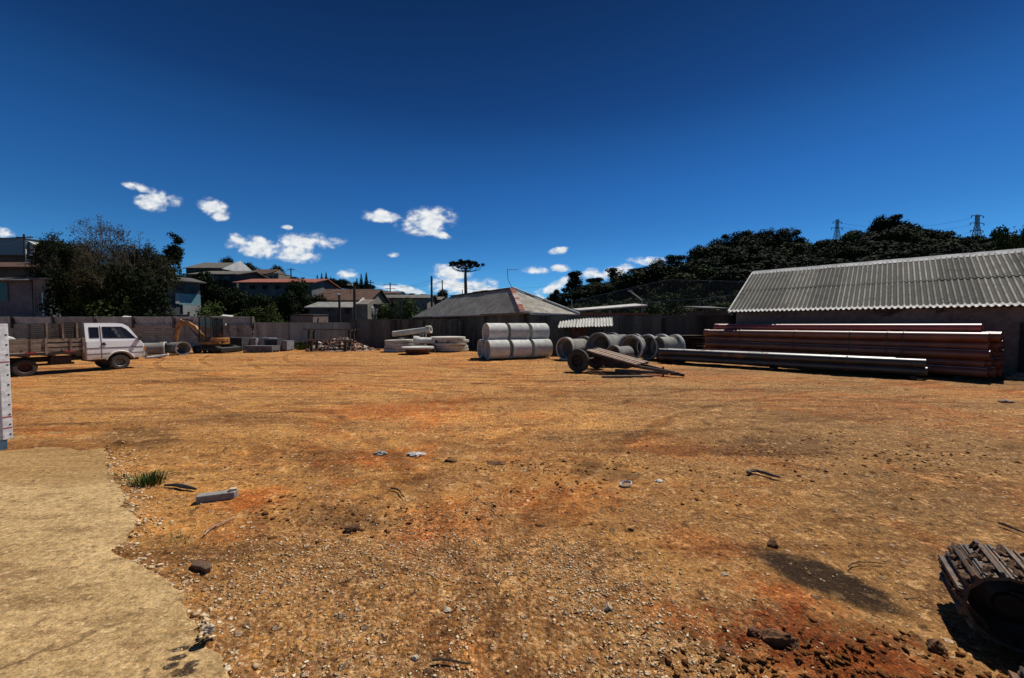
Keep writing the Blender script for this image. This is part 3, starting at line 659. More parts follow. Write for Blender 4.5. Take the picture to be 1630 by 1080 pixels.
M['soil_dark'] = simple('dark_soil_clod', (.19,.085,.032), (.10,.045,.018), 14, .95, bd=.01)
M['soil_red'] = simple('red_soil_clod', (.26,.11,.045), (.15,.06,.03), 20, .95, bd=.01)
M['pale_stone'] = simple('pale_stone', (.55,.47,.36), (.4,.32,.22), 20, .9, bd=.004)
M['charred'] = simple('charred_wood', (.10,.055,.03), (.17,.095,.05), 12, .9, bd=.01, stretch=(1,5,5))
M['paper'] = simple('dirty_paper', (.62,.60,.57), (.45,.42,.38), 8, .8, bd=.004)
clod('dirt_clod', 558, 846, (.085,.05,.045), M['soil_dark'], 'dark earth clod lying alone below the churned soil patch', 'clod', 1, rz=.2)
clod('dirt_clod', 720, 736, (.11,.07,.026), M['soil_dark'], 'dark flat earth clod just right of the white rag scraps', 'clod', 2)
clod('dirt_clod', 790, 740, (.15,.065,.024), M['soil_dark'], 'long low dark earth clod in the middle of the yard', 'clod', 3)
clod('dirt_clod', 1245, 1030, (.10,.075,.055), M['soil_dark'], 'biggest dark clod in the loose red earth', 'clod', 4)
clod('dirt_clod', 1205, 1015, (.055,.04,.035), M['soil_red'], 'red brown clod left of the biggest clod in the red earth', 'clod', 5)
clod('dirt_clod', 1155, 1040, (.045,.035,.025), M['soil_red'], 'small red brown clod at the left end of the loose red earth', 'clod', 6)
clod('dirt_clod', 1490, 1040, (.06,.045,.045), M['soil_dark'], 'dark clod near the excavator track shadow', 'clod', 7)
clod('rock', 1230, 868, (.055,.04,.035), M['soil_dark'], 'dark stone at the head of the long damp stain', 'rock', 8)
clod('rock', 968, 970, (.028,.024,.028), M['pale_stone'], 'upright little brown stone at the bottom right of centre', 'rock', 9)
clod('rock', 713, 968, (.03,.022,.014), M['pale_stone'], 'brightest pale stone in the gravel at bottom centre', 'rock', 10)
clod('rock', 660, 1047, (.028,.022,.016), M['pale_stone'], 'pale chunky stone at the bottom of the gravel', 'rock', 11)
clod('rock', 1152, 915, (.03,.02,.014), M['pale_stone'], 'white flat stone in the orange earth left of the damp stain', 'rock', 12)
clod('rock', 332, 1035, (.04,.035,.028), M['pale_stone'], 'white concrete lump on the edge of the pad', 'rock', 13, zofs=.05)
clod('scrap_of_rag', 661, 726, (.15,.09,.03), M['paper'], 'white crumpled rag scraps on the dirt', 'rag', 14, rough=.8)
clod('scrap_of_rag', 607, 722, (.10,.08,.035), simple('grey_rag', (.3,.3,.29), (.18,.18,.17), 20, .9), 'grey crumpled rag on the dirt left of the white scraps', 'rag', 15, rough=.8)
clod('scrap_of_rag', 1048, 768, (.05,.03,.015), M['paper'], 'small white scrap right of the white paper ring', 'rag', 16, rough=.8)
# a torn paper ring
q = G(996, 776); b = MB(); b.M = Matrix.Translation((q.x, q.y, gz(q.x, q.y) + .012)) @ Euler((.12, -.1, .3)).to_matrix().to_4x4() @ Matrix.Diagonal((1.5, 1, 1, 1))
b.lathe([(.034,0),(.046,.004),(.052,.022),(.045,.026),(.036,.012)], 20, True)
tag(b.build('plastic_ring', M['paper'], smooth=True), 'white torn ring lying on the dirt right of centre', 'litter')

# pale cut stone / block piece
q = G(346, 797); t_ = empty('kerb_block', (q.x, q.y, gz(q.x, q.y)), .38, 'broken whitish concrete block lying on red dirt beyond the grass tuft', 'block')
b = MB(); b.prism([(-.17,-.045),(.16,-.05),(.185,.0),(.175,.05),(-.16,.055),(-.18,.0)], 0, .075, 'z'); b.build('block', M['concrete'], t_, bevel=.008)
b = MB(); b.box((.14,0,.088), (.07,.05,.028), (0,.15,.3)); b.build('broken_corner', M['pale_stone'], t_, bevel=.005)
# dark wood chunk
q = G(322, 905); b = MB(); b.prism([(-.085,.03),(-.10,.0),(-.07,-.03),(.02,-.026),(.085,-.04),(.10,-.01),(.06,.03)], .0, .038, 'z')
o = b.build('wood_chunk', M['charred'], bevel=.006, loc=(q.x, q.y, gz(q.x, q.y) + .012), rz=-.25); o.rotation_euler.x = .12
tag(o, 'dark charred piece of wood lying near the edge of the concrete pad', 'wood')
# sticks
def stick(px0, py0, px1, py1, r, mat, label, bend=.03, up=.02):
    a, c = G(px0, py0), G(px1, py1); pp = []
    for k in range(6):
        t = k / 5; p = a.lerp(c, t); side = Vector((-(c - a).y, (c - a).x, 0)).normalized() * bend * math.sin(t * 5)
        pp.append((p.x + side.x, p.y + side.y, gz(p.x, p.y) + r + up))
    b = MB(); b.tube(pp, [r, r * 1.1, r, r * .9, r * .8, r * .5], 6)
    return tag(b.build('stick', mat), label, 'stick')
stick(325, 855, 372, 826, .006, M['plank'], 'thin pale stick on the dirt below the broken block')
stick(622, 780, 648, 795, .009, M['dark_wood'], 'short dark stick lying left of centre')
stick(688, 1053, 750, 1055, .006, M['dark_wood'], 'dark twig lying in the gravel at bottom centre', .01)
stick(1190, 758, 1238, 762, .02, M['old_wood'], 'crooked pale stick lying right of centre', .08)
stick(1590, 838, 1632, 855, .012, M['dark_wood'], 'dark bar lying beyond the excavator track', .0)
stick(1350, 905, 1405, 900, .004, M['dark_wood'], 'thin dark twig above the damp stain')
# crushed dark hose
q0, q1 = G(262, 777), G(312, 783); b = MB()
b.tube([(q0.x, q0.y, .03), (q0.x*.7+q1.x*.3, q0.y*.7+q1.y*.3+.03, .035), (q0.x*.4+q1.x*.6, q0.y*.4+q1.y*.6, .045), (q1.x, q1.y, .03)], [.012,.02,.022,.012], 6)
tag(b.build('hose_scrap', M['black_trim']), 'flattened black scrap of hose beside the grass tuft', 'hose')

# grass tuft
def tuft(px, py, n, r, h, label, seed, mat=M['leaf_grass'], name='grass_tuft', Yd=None):
    rg = random.Random(seed); q = G(px, py) if Yd is None else Vector((P(px, py, Yd).x, Yd, 0)); b = MB()
    for _ in range(n):
        a = rg.uniform(0, 6.283); rr = r * rg.random()**.7; x, y = rr * math.cos(a) * 1.3, rr * math.sin(a); hh = h * rg.uniform(.5, 1.1)
        dx, dy = math.cos(a) * hh * rg.uniform(.3, 1.1), math.sin(a) * hh * rg.uniform(.3, 1.1); w = rg.uniform(.004, .008) * (h / .2)
        px_, py_ = -math.sin(a) * w, math.cos(a) * w
        b._add([(x-px_, y-py_, -.02), (x+px_, y+py_, -.02), (x+dx*.5+px_*.8, y+dy*.5+py_*.8, hh*.65), (x+dx*.5-px_*.8, y+dy*.5-py_*.8, hh*.65), (x+dx, y+dy, hh*.75)], [(0,1,2,3),(3,2,4)])
    o = b.build(name, mat, loc=(q.x, q.y, gz(q.x, q.y)))
    return tag(o, label, 'grass')
tuft(238, 771, 200, .13, .16, 'green grass tuft growing at the edge of the concrete pad', 3)
tuft(285, 862, 26, .09, .08, 'tiny sprig of green grass below the broken block', 4)
tuft(196, 763, 40, .12, .10, 'thin sprigs of grass left of the big grass tuft', 9)

# ------------------------------------------------------------------ walls
def wall_seg(name, a, b2, h, th, mat, label, cat='wall', z0=-.4, cap=None, capmat=None, panels=0):
    a, b2 = Vector((*a, 0)), Vector((*b2, 0)); L = (b2 - a).length; ang = math.atan2((b2 - a).y, (b2 - a).x)
    t = empty(name, a, ang, label, cat)
    w = MB(); w.box((L/2, 0, (h + z0)/2), (L, th, h - z0)); w.build('wall', mat, t)
    return t, L
# left yard wall: blocks with leaning coping sheets
lw, L = wall_seg('yard_wall', (-62, 32), (-21.6, 32), 1.92, .16, M['block'], 'long grey block wall with leaning sheet panels on top behind the truck')
x = 0.4; k = 0
while x < L - 1:
    wdt = 3.35 + .15 * math.sin(k * 2.1); wdt = min(wdt, L - x)
    b = MB(); b.box((x + wdt/2, .02, 2.22), (wdt - .05, .035, .66), (R(14), 0, R(.3 * math.sin(k * 3)))); b.build('coping_panel', M['cap_sheet'], lw)
    b = MB(); b.box((x + wdt, -.02, 2.1), (.14, .30, .95)); b.build('post', M['wall_dark'], lw)
    x += wdt; k += 1
mw, L = wall_seg('yard_wall', (-21.5, 32.05), (-13.1, 32.05), 2.02, .16, M['wall_old'], 'pale weathered concrete wall with black runs behind the pallets of pavers')
b = MB(); b.box((L/2, 0, 2.05), (L, .24, .06)); b.build('coping', M['wall_old'], mw)
for k in range(4):
    b = MB(); b.box((.2 + k * 2.65, -.1, .8), (.18, .12, 2.4)); b.build('pilaster', M['wall_old'], mw)
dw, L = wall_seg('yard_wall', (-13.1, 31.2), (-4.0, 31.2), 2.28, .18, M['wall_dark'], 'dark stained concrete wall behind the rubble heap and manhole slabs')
b = MB(); b.box((L/2, 0, 2.31), (L, .26, .07)); b.build('coping', M['wall_dark'], dw)
for k in range(4):
    b = MB(); b.box((.3 + k * 2.85, -.12, .9), (.22, .12, 2.6)); b.build('pilaster', M['wall_dark'], dw)
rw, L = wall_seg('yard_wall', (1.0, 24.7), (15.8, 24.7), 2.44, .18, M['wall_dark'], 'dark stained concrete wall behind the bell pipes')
b = MB(); b.box((L/2, 0, 2.475), (L, .26, .07)); b.build('coping', M['wall_dark'], rw)
for k in range(6):
    b = MB(); b.box((.6 + k * 2.7, -.12, .95), (.24, .12, 2.7)); b.build('pilaster', M['wall_dark'], rw)

# ------------------------------------------------------------------ right: long shed with corrugated roof
u = Vector((6.7, -6.5, 0)).normalized(); wv = Vector((-u.y, u.x, 0))   # along the eave, and inward
E0 = Vector((11.3, 20.0, 0)); EH, RH, HW, BL = 2.54, 5.0, 4.8, 17.0
ang = math.atan2(u.y, u.x)
sh = empty('warehouse', E0, ang, 'long low brown walled shed with grey corrugated roof behind the orange pipes', 'shed')
b = MB()
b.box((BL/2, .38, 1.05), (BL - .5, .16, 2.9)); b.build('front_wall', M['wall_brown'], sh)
b = MB(); b.prism([(.46,-.4),(2*HW-.3,-.4),(2*HW-.3,EH-.1),(HW,RH-.28),(.46,EH-.1)], .25, .41, 'x'); b.build('gable_wall', M['wall_brown'], sh)
b = MB(); b.prism([(.46,-.4),(2*HW-.3,-.4),(2*HW-.3,EH-.1),(HW,RH-.28),(.46,EH-.1)], BL-.41, BL-.25, 'x'); b.build('gable_wall', M['wall_brown'], sh)
b = MB(); b.box((BL/2, 2*HW-.38, 1.05), (BL - .5, .16, 2.9)); b.build('rear_wall', M['wall_brown'], sh)
b = MB(); b.box((10.6, .28, .95), (2.6, .05, 2.0)); dr = b.build('doorway', M['black'], sh)
slope = math.atan2(RH - EH, HW); SL = math.hypot(HW, RH - EH)
def corr_sheet(width, length, waves, amp, th=.012, seg=10):
    nxx = waves * seg; vs = []; fs = []
    for lay in (0, -th):
        for j in range(2):
            for i in range(nxx + 1):
                tt = i / nxx; w = 2 * math.pi * tt * waves
                zz = amp * (math.cos(w) if math.cos(w) > -.2 else -.2 - .35 * (-.2 - math.cos(w)))
                vs.append((tt * width, j * length, zz + lay))
    n1 = nxx + 1
    for i in range(nxx):
        fs.append((i, i+1, n1+i+1, n1+i)); fs.append((2*n1+i+1, 2*n1+i, 3*n1+i, 3*n1+i+1))
        fs.append((i, 2*n1+i, 2*n1+i+1, i+1)); fs.append((n1+i+1, 3*n1+i+1, 3*n1+i, n1+i))
    m = MB(); m._add(vs, fs); return m
SW = .177 * 6
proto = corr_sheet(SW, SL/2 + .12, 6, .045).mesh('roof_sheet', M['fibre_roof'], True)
for side in (0, 1):
    for row in (0, 1):
        for k in range(int(BL / SW)):
            o = bpy.data.objects.new('roof_sheet', proto); C.objects.link(o); o.parent = sh
            dd = row * (SL/2 - .02) - .06; lift = .03 + row * .022 + (k % 2) * .004
            yy, zz = dd * math.cos(slope) - lift * math.sin(slope), EH + dd * math.sin(slope) + lift * math.cos(slope)
            jig = .008 * math.sin(k * 7.3 + row * 3)
            if side == 0: o.location = (k * SW, yy + jig, zz); o.rotation_euler = (slope, 0, 0)
            else: o.location = ((k + 1) * SW, 2 * HW - yy, zz); o.rotation_euler = (slope, 0, math.pi)
for k in range(int(BL / 1.06)):
    b = MB(); b.prism([(-.30,-.16),(-.16,-.04),(-.07,.05),(.07,.05),(.16,-.04),(.30,-.16),(.28,-.18),(.15,-.07),(.06,.02),(-.06,.02),(-.15,-.07),(-.28,-.18)], 0, 1.07, 'x')
    b.build('ridge_cap', M['fibre_white'], sh, loc=(k * 1.06, HW, RH + .07 + .006 * (k % 2)))
b = MB(); b.bar((-.02, -.08, EH + .0), (-.02, HW, RH + .02), .05, .14); b.build('verge_strip', M['fibre_white'], sh)
eb = corr_sheet(SW, .22, 6, .048).mesh('eave_piece', M['fibre_white'], True)
for k in range(int(BL / SW)):
    o = bpy.data.objects.new('eave_piece', eb); C.objects.link(o); o.parent = sh; o.location = (k * SW, -.135, EH + .005); o.rotation_euler = (slope, 0, 0)
for k in range(int(BL / 1.7)):
    b = MB(); b.bar((k * 1.7 + .5, .0, EH - .06), (k * 1.7 + .5, .5, EH + .12), .06, .1); b.build('rafter_end', M['dark_wood'], sh)

# ------------------------------------------------------------------ hip roofed house in the middle
def hip_house():
    A, B = Vector((.7, 25.0, 0)), Vector((5.0, 28.0, 0)); d = Vector((-.6, .8, 0)); e = Vector((.8, .6, 0))
    hh = empty('hip_roof_house', A, 0, 'low house with weathered grey hip roof and a red and white hip strip', 'house')
    W, Ln, eh, rh = 5.3, 18.4, 2.62, 4.68
    def L3(a, bb, z): v = e * a + d * bb; return (v.x, v.y, z)
    b = MB()
    c = [L3(.3,.3,-.5), L3(W-.3,.3,-.5), L3(W-.3,Ln-.3,-.5), L3(.3,Ln-.3,-.5)]; tt = [(x, y, eh - .02) for x, y, _ in c]
    b._add(c + tt, [(0,1,5,4),(1,2,6,5),(2,3,7,6),(3,0,4,7),(4,5,6,7)]); b.build('wall', M['wall_dark'], hh)
    r0, r1 = (0 - A.x, 30.4 - A.y, rh), (-6.1 - A.x, 38.6 - A.y, rh)
    e0, e1, e2, e3 = L3(0,0,eh), L3(W,0,eh-.04), L3(W,Ln,eh), L3(0,Ln,eh)
    lo = [tuple(Vector(q) - Vector((0,0,.07))) for q in (e0,e1,e2,e3)]
    def face(nm, vs, mt):
        b = MB(); n = len(vs); off = Vector((0,0,.06)); b._add([Vector(q) + off for q in vs] + [Vector(q) - off * .2 for q in vs],
            [tuple(range(n)), tuple(range(n, 2*n))[::-1]] + [(i, (i+1) % n, (i+1) % n + n, i + n) for i in range(n)])
        return b.build(nm, mt, hh)
    rf = face('roof', [e0, r0, r1, e3], M['roof_course']); face('roof', [e1, r0, e0], M['roof_course']); face('roof', [e2, r1, r0, e1], M['roof_course']); face('roof', [e3, r1, e2], M['roof_course'])
    up = Vector((0,0,.10))
    # near hip: red tiles with a pale patch; far hip: white flashing
    a0, a1 = Vector(r0) + up, Vector(e0) + up
    n = 15
    for k in range(n):
        p, q2 = a0.lerp(a1, k / n), a0.lerp(a1, (k + 1.1) / n)
        b = MB(); b.bar(p, q2 + Vector((0,0,.015)), .34 + .04 * (k % 2), .07); b.build('hip_tile', M['tile_red'] if (k < 4 or k > 10 or k == 7) else M['pink_strip'], hh)
    b = MB(); b.bar(a1 + Vector((-.1,.2,.03)), a1 + Vector((.55,-.12,.0)), .5, .12); b.build('corner_cap', M['white_trim'], hh)
    b = MB(); b.bar(Vector(r0) + up * 1.6, Vector(e1) + up * 1.4, .26, .12); b.build('hip_flashing', M['white_trim'], hh)
    b = MB(); b.bar(Vector(r0) + up, Vector(r1) + up, .3, .09); b.build('ridge', M['tile_grey'], hh)
    b = MB(); b.bar(Vector(r0).lerp(Vector(r1), .33) + up * 1.2, Vector(r0).lerp(Vector(r1), .56) + up * 1.2, .42, .12); b.build('ridge_patch', M['dark_wood'], hh)
    b = MB(); b.bar(Vector(e0) + Vector((-.02,-.02,-.02)), Vector(e0).lerp(Vector(e3), .98) + Vector((-.02,-.02,-.02)), .05, .14); b.build('fascia', M['old_wood'], hh)
    b = MB(); b.bar(Vector(e0).lerp(Vector(e3), .28) + Vector((-.06,-.05,.03)), Vector(e0).lerp(Vector(e3), .72) + Vector((-.06,-.05,.03)), .05, .08); b.build('gutter', M['white_trim'], hh)
    b = MB(); b.bar(Vector(e0) + Vector((.5,.3,-.02)), Vector(e1) + Vector((.02,-.02,-.02)), .05, .17); b.build('fascia', M['white_trim'], hh)
    # aerial
    p = Vector(r0) + A; t = empty('aerial', (p.x - .05, p.y + .1, rh + .1), 0, 'thin bent aerial on the ridge end of the hip roof', 'aerial')
    b = MB(); b.tube([(.1,0,0),(-.12,0,.35),(-.28,0,.75),(-.3,0,1.05),(-.3,0,1.5)], .022, 6); b.build('mast', M['antenna'], t)
    b = MB(); b.tube([(-.35,0,1.45),(.55,.1,1.47)], .02, 6); b.tube([(.0,-.15,1.46),(.0,.15,1.46)], .012, 5); b.tube([(.3,-.12,1.46),(.3,.12,1.46)], .012, 5); b.build('boom', M['antenna'], t)
def course_fn(t, b):
    g = t.node('ShaderNodeNewGeometry').outputs['Position']; x, y, z = t.sep(g)
    z2 = t.math('MULTIPLY', z, 9.0); fr = t.math('FRACT', z2)
    al = t.math('ADD', t.math('MULTIPLY', x, .6), t.math('MULTIPLY', y, -.8))
    fr2 = t.math('FRACT', t.math('MULTIPLY', al, 4.0))
    n = t.noise(g, 1.3, 6, .65); n2 = t.noise(g, 9, 4, .7)
    col = t.mix(t.ramp(n, .35, .65), (.42,.385,.325), (.26,.235,.195)); col = t.mix(t.ramp(n2, .5, .66, 0, .75), col, (.055,.05,.042))
    col = t.mix(t.ramp(n2, .3, .38, .45, 0), col, (.24,.22,.19))
    t.put(b.inputs['Base Color'], col); b.inputs['Roughness'].default_value = .95
    bump(t, b, t.math('ADD', fr, t.math('MULTIPLY', t.math('ABSOLUTE', t.math('SUBTRACT', fr2, .5)), 1.2)), .05)
M['roof_course'] = material('weathered_tile_courses', course_fn)
hip_house()

# small lean-to with corrugated roof, in front of the wall
def leanto():
    q = P(935, 520, 23.2); t = empty('lean_to_shed', (q.x, 23.2, 0), R(-14), 'small brick lean-to with pale corrugated roof against the dark wall', 'shed')
    b = MB(); b.box((-1.3,-.1,.85), (.12,.12,1.9)); b.build('post', M['dark_wood'], t)
    b = MB(); b.box((.95,.55,.85), (.12,1.5,1.75)); b.build('brick_wall', M['brick_wall'], t)
    b = MB(); b.box((.45,-.16,.85), (.9,.1,1.7)); b.build('brick_wall', M['brick_wall'], t)
    for k in range(6):
        b = MB(); b.box((.08 + k * .16,-.23,.85), (.15,.03,1.68 - .03 * (k % 2))); b.build('board', M['dark_wood'], t)
    b = MB(); b.box((-.1,1.2,1.0), (1.9,.1,2.1)); b.build('rear_wall', M['brick_wall'], t)
    sm = corr_sheet(1.06, 1.8, 6, .04).mesh('roof_sheet', M['fibre_pale'], True)
    for k in range(3):
        o = bpy.data.objects.new('roof_sheet', sm); C.objects.link(o); o.parent = t; o.location = (-1.72 + k * 1.08, -.45, 1.70 + .03 * k); o.rotation_euler = (R(17), R(-3), 0)
leanto()
# low shed roofs beyond the right wall
def lowshed(px0, px1, py0, py1, Yd, label, wm, rm, side=1.6):
    a, c = P(px0, py0, Yd), P(px1, py1, Yd + .5); t = empty('low_shed', (a.x, a.y, 0), 0, label, 'shed')
    L = c.x - a.x
    b = MB(); b.box((L/2, 1.6, a.z/2 - .3), (L - .3, 3, a.z - .35 + .6)); b.build('wall', wm, t)
    b = MB(); b._add([(0,-.1,a.z-.03),(L,.4,c.z-.03),(L,3.6,c.z+.25),(0,3.3,a.z+.2),(0,-.1,a.z+.06),(L,.4,c.z+.06),(L,3.6,c.z+.35),(0,3.3,a.z+.3)],
        [(0,1,2,3),(4,5,6,7),(0,1,5,4),(1,2,6,5),(2,3,7,6),(3,0,4,7)]); b.build('roof', rm, t)
    return t
lowshed(921, 1030, 495, 487, 31, 'low brick shed with thin white roof edge beyond the dark wall', M['brick_wall'], M['fibre_pale'])
lowshed(1118, 1160, 491, 492, 30, 'dark low roof peeping over the wall left of the long shed', M['dark_paint'], M['grey_paint'])

# ------------------------------------------------------------------ pipes
def bell_pipe_profile(r, L, bell=1.22, wall=.12):
    """(radius, along) closed profile of a concrete pipe; the bell end is at 0"""
    ri = r * (1 - wall * 1.2)
    return [(r*bell*.88, 0), (r*bell, .0), (r*bell, L*.16), (r*1.0, L*.26), (r, L), (ri, L), (ri, L*.2), (r*bell*.86, L*.14)]
def lay(b, p, direction, tilt=0):
    d = Vector((direction[0], direction[1], tilt)).normalized(); b.M = Matrix.Translation(p) @ d.to_track_quat('Z', 'Y').to_matrix().to_4x4(); return b
def pipe(px, Yd, r, L, d, label, z=0, mat='concrete', bell=1.22, name='concrete_pipe', group='concrete pipes lying in the yard', wall=.12, tilt=0, cat='pipe'):
    """centre of the bell opening seen in column px at distance Yd, lying on the ground"""
    x = (px - CX) / F * Yd; b = MB()
    o_ = empty(name, (x, Yd, gz(x, Yd) * .5 + r * bell + z), 0, label, cat, group)
    b = lay(MB(), (0, 0, 0), d, tilt); b.lathe(bell_pipe_profile(r, L, bell, wall), 32, True)
    b.build('barrel', M[mat], o_, smooth=True)
    if bell > 1.05:
        b = lay(MB(), (0, 0, 0), d, tilt); b.lathe([(r*bell*.9, -.012),(r*bell*1.012, -.012),(r*bell*1.012, .05),(r*bell*.9, .05)], 32, True)
        b.build('rim', M['concrete_pale' if mat != 'concrete_dark' else 'concrete'], o_, smooth=True)
    return o_
M['concrete_dark'] = simple('dark_grey_concrete', (.20,.195,.185), (.12,.118,.11), 2.5, .9, bd=.004, c3=(.06,.055,.05), obj_rand=.15)  # darker, cooler grey than the plain concrete
pipe(899, 20.4, .50, 1.5, (.75, .66), 'bell pipe with brownish mouth at the left end of the pipe row', mat='concrete')
pipe(928, 22.0, .5, 1.6, (.55, .83), 'dark bell pipe partly hidden behind the leftmost bell pipe', mat='concrete_dark')
pipe(952, 20.6, .60, 1.7, (.70, .71), 'widest bell pipe with its shaded mouth behind the trailer deck', mat='concrete_dark')
pipe(972, 22.3, .58, 1.5, (.72, .69), 'dark bell pipe farther back beside the widest one', mat='concrete_dark')
pipe(976, 18.7, .36, 1.2, (.80, .60), 'smallest dark bell pipe just behind the trailer planks', mat='concrete_dark')
pipe(1003, 20.0, .56, 1.1, (.62, .78), 'bell pipe with full round mouth turned to the left right of the trailer', mat='concrete')
pipe(1030, 20.6, .56, 1.1, (.86, .50), 'bell pipe seen from the side between two others', mat='concrete')
pipe(1052, 20.8, .56, 1.1, (.88, .48), 'second bell pipe seen from the side nearer the wall end', mat='concrete')
pipe(1077, 20.2, .56, 1.1, (-.96, -.26), 'last bell pipe at the right end of the row with its mouth turned right', mat='concrete')
pipe(1010, 22.6, .55, 1.3, (.9, .4), 'dark bell pipe behind the one with the full round mouth', mat='concrete_dark')
# white pipe stack (partly behind the photograph's watermark)
du = Vector((.90, .44, 0)).normalized(); dn = Vector((-du.y, du.x, 0))
base = Vector(((776 - CX) / F * 20.6, 20.4, 0)); r = .52
names = ['nearest bottom', 'middle bottom', 'far bottom']
rowlab = {0: 'front row', 1: 'back row'}
order = ['left end', 'middle', 'right end']
for row in range(2):
    for k in range(3):
        p = base + du * (k * 1.33) + dn * (row * 1.1)
        b_ = empty('concrete_pipe', (p.x, p.y, r + .02), 0, f'pale concrete pipe on the ground in the {rowlab[row]} of the pale stack, {order[k]}', 'pipe', 'pale pipes stacked in the middle')
        m = lay(MB(), (0, 0, 0), (du.x + .05 * row, du.y + (-.06, .05, -.02)[k])); m.lathe([(r, 0), (r, 1.12), (r*.84, 1.12), (r*.84, 0)], 32, True); m.build('barrel', M['concrete_pale'], b_, smooth=True)
for k in range(3):
    p = base + du * (k * 1.33 + .14) + dn * .55
    b_ = empty('concrete_pipe', (p.x, p.y, r + .02 + 2 * r * .87), 0, f'pale concrete pipe on top of the pale stack, {order[k]}', 'pipe', 'pale pipes stacked in the middle')
    m = lay(MB(), (0, 0, 0), (du.x, du.y + (.04, -.05, .06)[k])); m.lathe([(r, 0), (r, 1.12), (r*.84, 1.12), (r*.84, 0)], 32, True); m.build('barrel', M['concrete_pale'], b_, smooth=True)
q = G(782, 571); clod('cement_lump', 790, 568, (.45,.25,.13), M['rubble'], 'low rubble lump in front of the pale pipes, left', 'rubble', 31)
clod('cement_lump', 862, 567, (.5,.2,.1), M['pale_stone'], 'flat whitish slab piece at the foot of the pale pipe stack', 'rubble', 32, rough=.5)

# manhole slabs and thin pipes left of centre
def slab_stack(px, Yd, rad, n, th, hole, label, mat='slab', seed=0, each='ring slab', jit=.06):
    rg = random.Random(seed); x = (px - CX) / F * Yd; z = .04
    for k in range(n):
        pos = 'bottom' if k == 0 else ('top' if k == n - 1 else f'{["second","third","fourth","fifth"][k-1]} from the bottom')
        o = empty('manhole_slab', (x + rg.uniform(-jit, jit), Yd + rg.uniform(-jit, jit), z), rg.uniform(0, 6), f'{each} {label}, {pos}' if n > 1 else f'{each} {label}', 'slab', 'round concrete slabs piled by the wall')
        o.rotation_euler.x = rg.uniform(-.02, .02); o.rotation_euler.y = rg.uniform(-.02, .02); b = MB()
        b.lathe([(hole, 0), (rad, 0), (rad + .01, th*.5), (rad, th), (hole, th)] if hole else [(0.001, 0), (rad, 0), (rad + .01, th*.5), (rad, th), (.001, th)], 36, bool(hole))
        b.build('slab', M[mat], o, smooth=True)
        z += th + .035
        for a in (0, 2.1, 4.2):
            if k < n - 1:
                b = MB(); b.box((rad*.8*math.cos(a), rad*.8*math.sin(a), th + .016), (.12,.12,.034)); b.build('spacer', M['dark_wood'], o)
slab_stack(636, 27.0, 1.02, 4, .17, .38, 'in the stack with an open round hole', seed=1)
slab_stack(716, 27.3, 1.22, 5, .17, .0, 'in the taller stack of plain round slabs', seed=2, each='round slab', jit=.12)
q = P(665, 556, 24.6); t = empty('manhole_slab', (q.x, 24.6, 0), 0, 'bright white round slab lying low on a dark block in front of the two stacks', 'slab', 'round concrete slabs piled by the wall')
b = MB(); b.lathe([(.001,.36),(1.02,.36),(1.03,.42),(1.02,.47),(.001,.47)], 36); b.build('slab', M['concrete_pale'], t, smooth=True)
b = MB(); b.lathe([(.001,0),(.66,0),(.86,.35),(.001,.35)], 24); b.build('cone_base', M['rim_red'], t, smooth=True)
def long_pipe(a, c, r, bellr, label, mat='concrete'):
    a, c = Vector(a), Vector(c); L = (c - a).length; t = empty('clay_pipe', a, 0, label, 'pipe')
    b = lay(MB(), (0,0,0), (c - a).to_tuple()[:2], (c - a).z); b.M = (c - a).to_track_quat('Z','Y').to_matrix().to_4x4()
    b.lathe([(r*.8, 0), (r, 0), (r, L - .45), (bellr, L - .35), (bellr, L), (r*.95, L), (r*.95, L-.3), (r*.8, L - .4)], 24, True); b.build('barrel', M[mat], t, smooth=True)
pa, pb = P(626, 532, 29.0), P(686, 524.5, 28.4); long_pipe(pa, pb, .21, .29, 'long thin bell pipe lying tilted on top behind the slab stacks', 'slab')
b = MB(); b.box((.2,0,.72), (.3,1.2,1.4)); tag(b.build('support_block', M['concrete_dark'], loc=((pb.x-.8), pb.y+.02, -.2)), 'dark block propping up the tilted thin pipe', 'block')
b = MB(); b.box((0,0,.5), (.3,1.0,1.0)); tag(b.build('support_block', M['concrete_dark'], loc=((pa.x+.5), pa.y+.1, -.12)), 'low block under the left end of the tilted thin pipe', 'block')
pa, pb = P(692, 543, 26.6), P(658, 542, 26.2); long_pipe(pa, pb, .22, .3, 'short pale bell pipe lying between the two slab stacks', 'concrete_pale')
b = MB(); b.box((0,0,.23), (1.3,.5,.5)); tag(b.build('support_block', M['concrete_dark'], loc=((pa.x+pb.x)/2, (pa.y+pb.y)/2, 0)), 'dark block under the short pale bell pipe', 'block')

# pipes beside the truck
pipe(263, 23.6, .36, 1.3, (-.85, -.5), 'large pale pipe lying just ahead of the truck nose', mat='concrete', bell=1.15)
pipe(291, 23.6, .36, 1.2, (-.80, .35), 'pale ringed pipe with a dark mouth under the digger bucket', mat='concrete_dark', bell=1.15)
q = G(250, 571); t = empty('curved_slab', (q.x, q.y, 0), .3, 'curved white concrete fragment on the ground ahead of the truck', 'slab'); b = MB()
pp = [(-.55 + .22*k, .08*math.sin(k),   .06 + .006*k*k) for k in range(6)]; b.tube(pp, [.05,.09,.1,.1,.09,.05], 6); b.build('fragment', M['concrete_pale'], t)

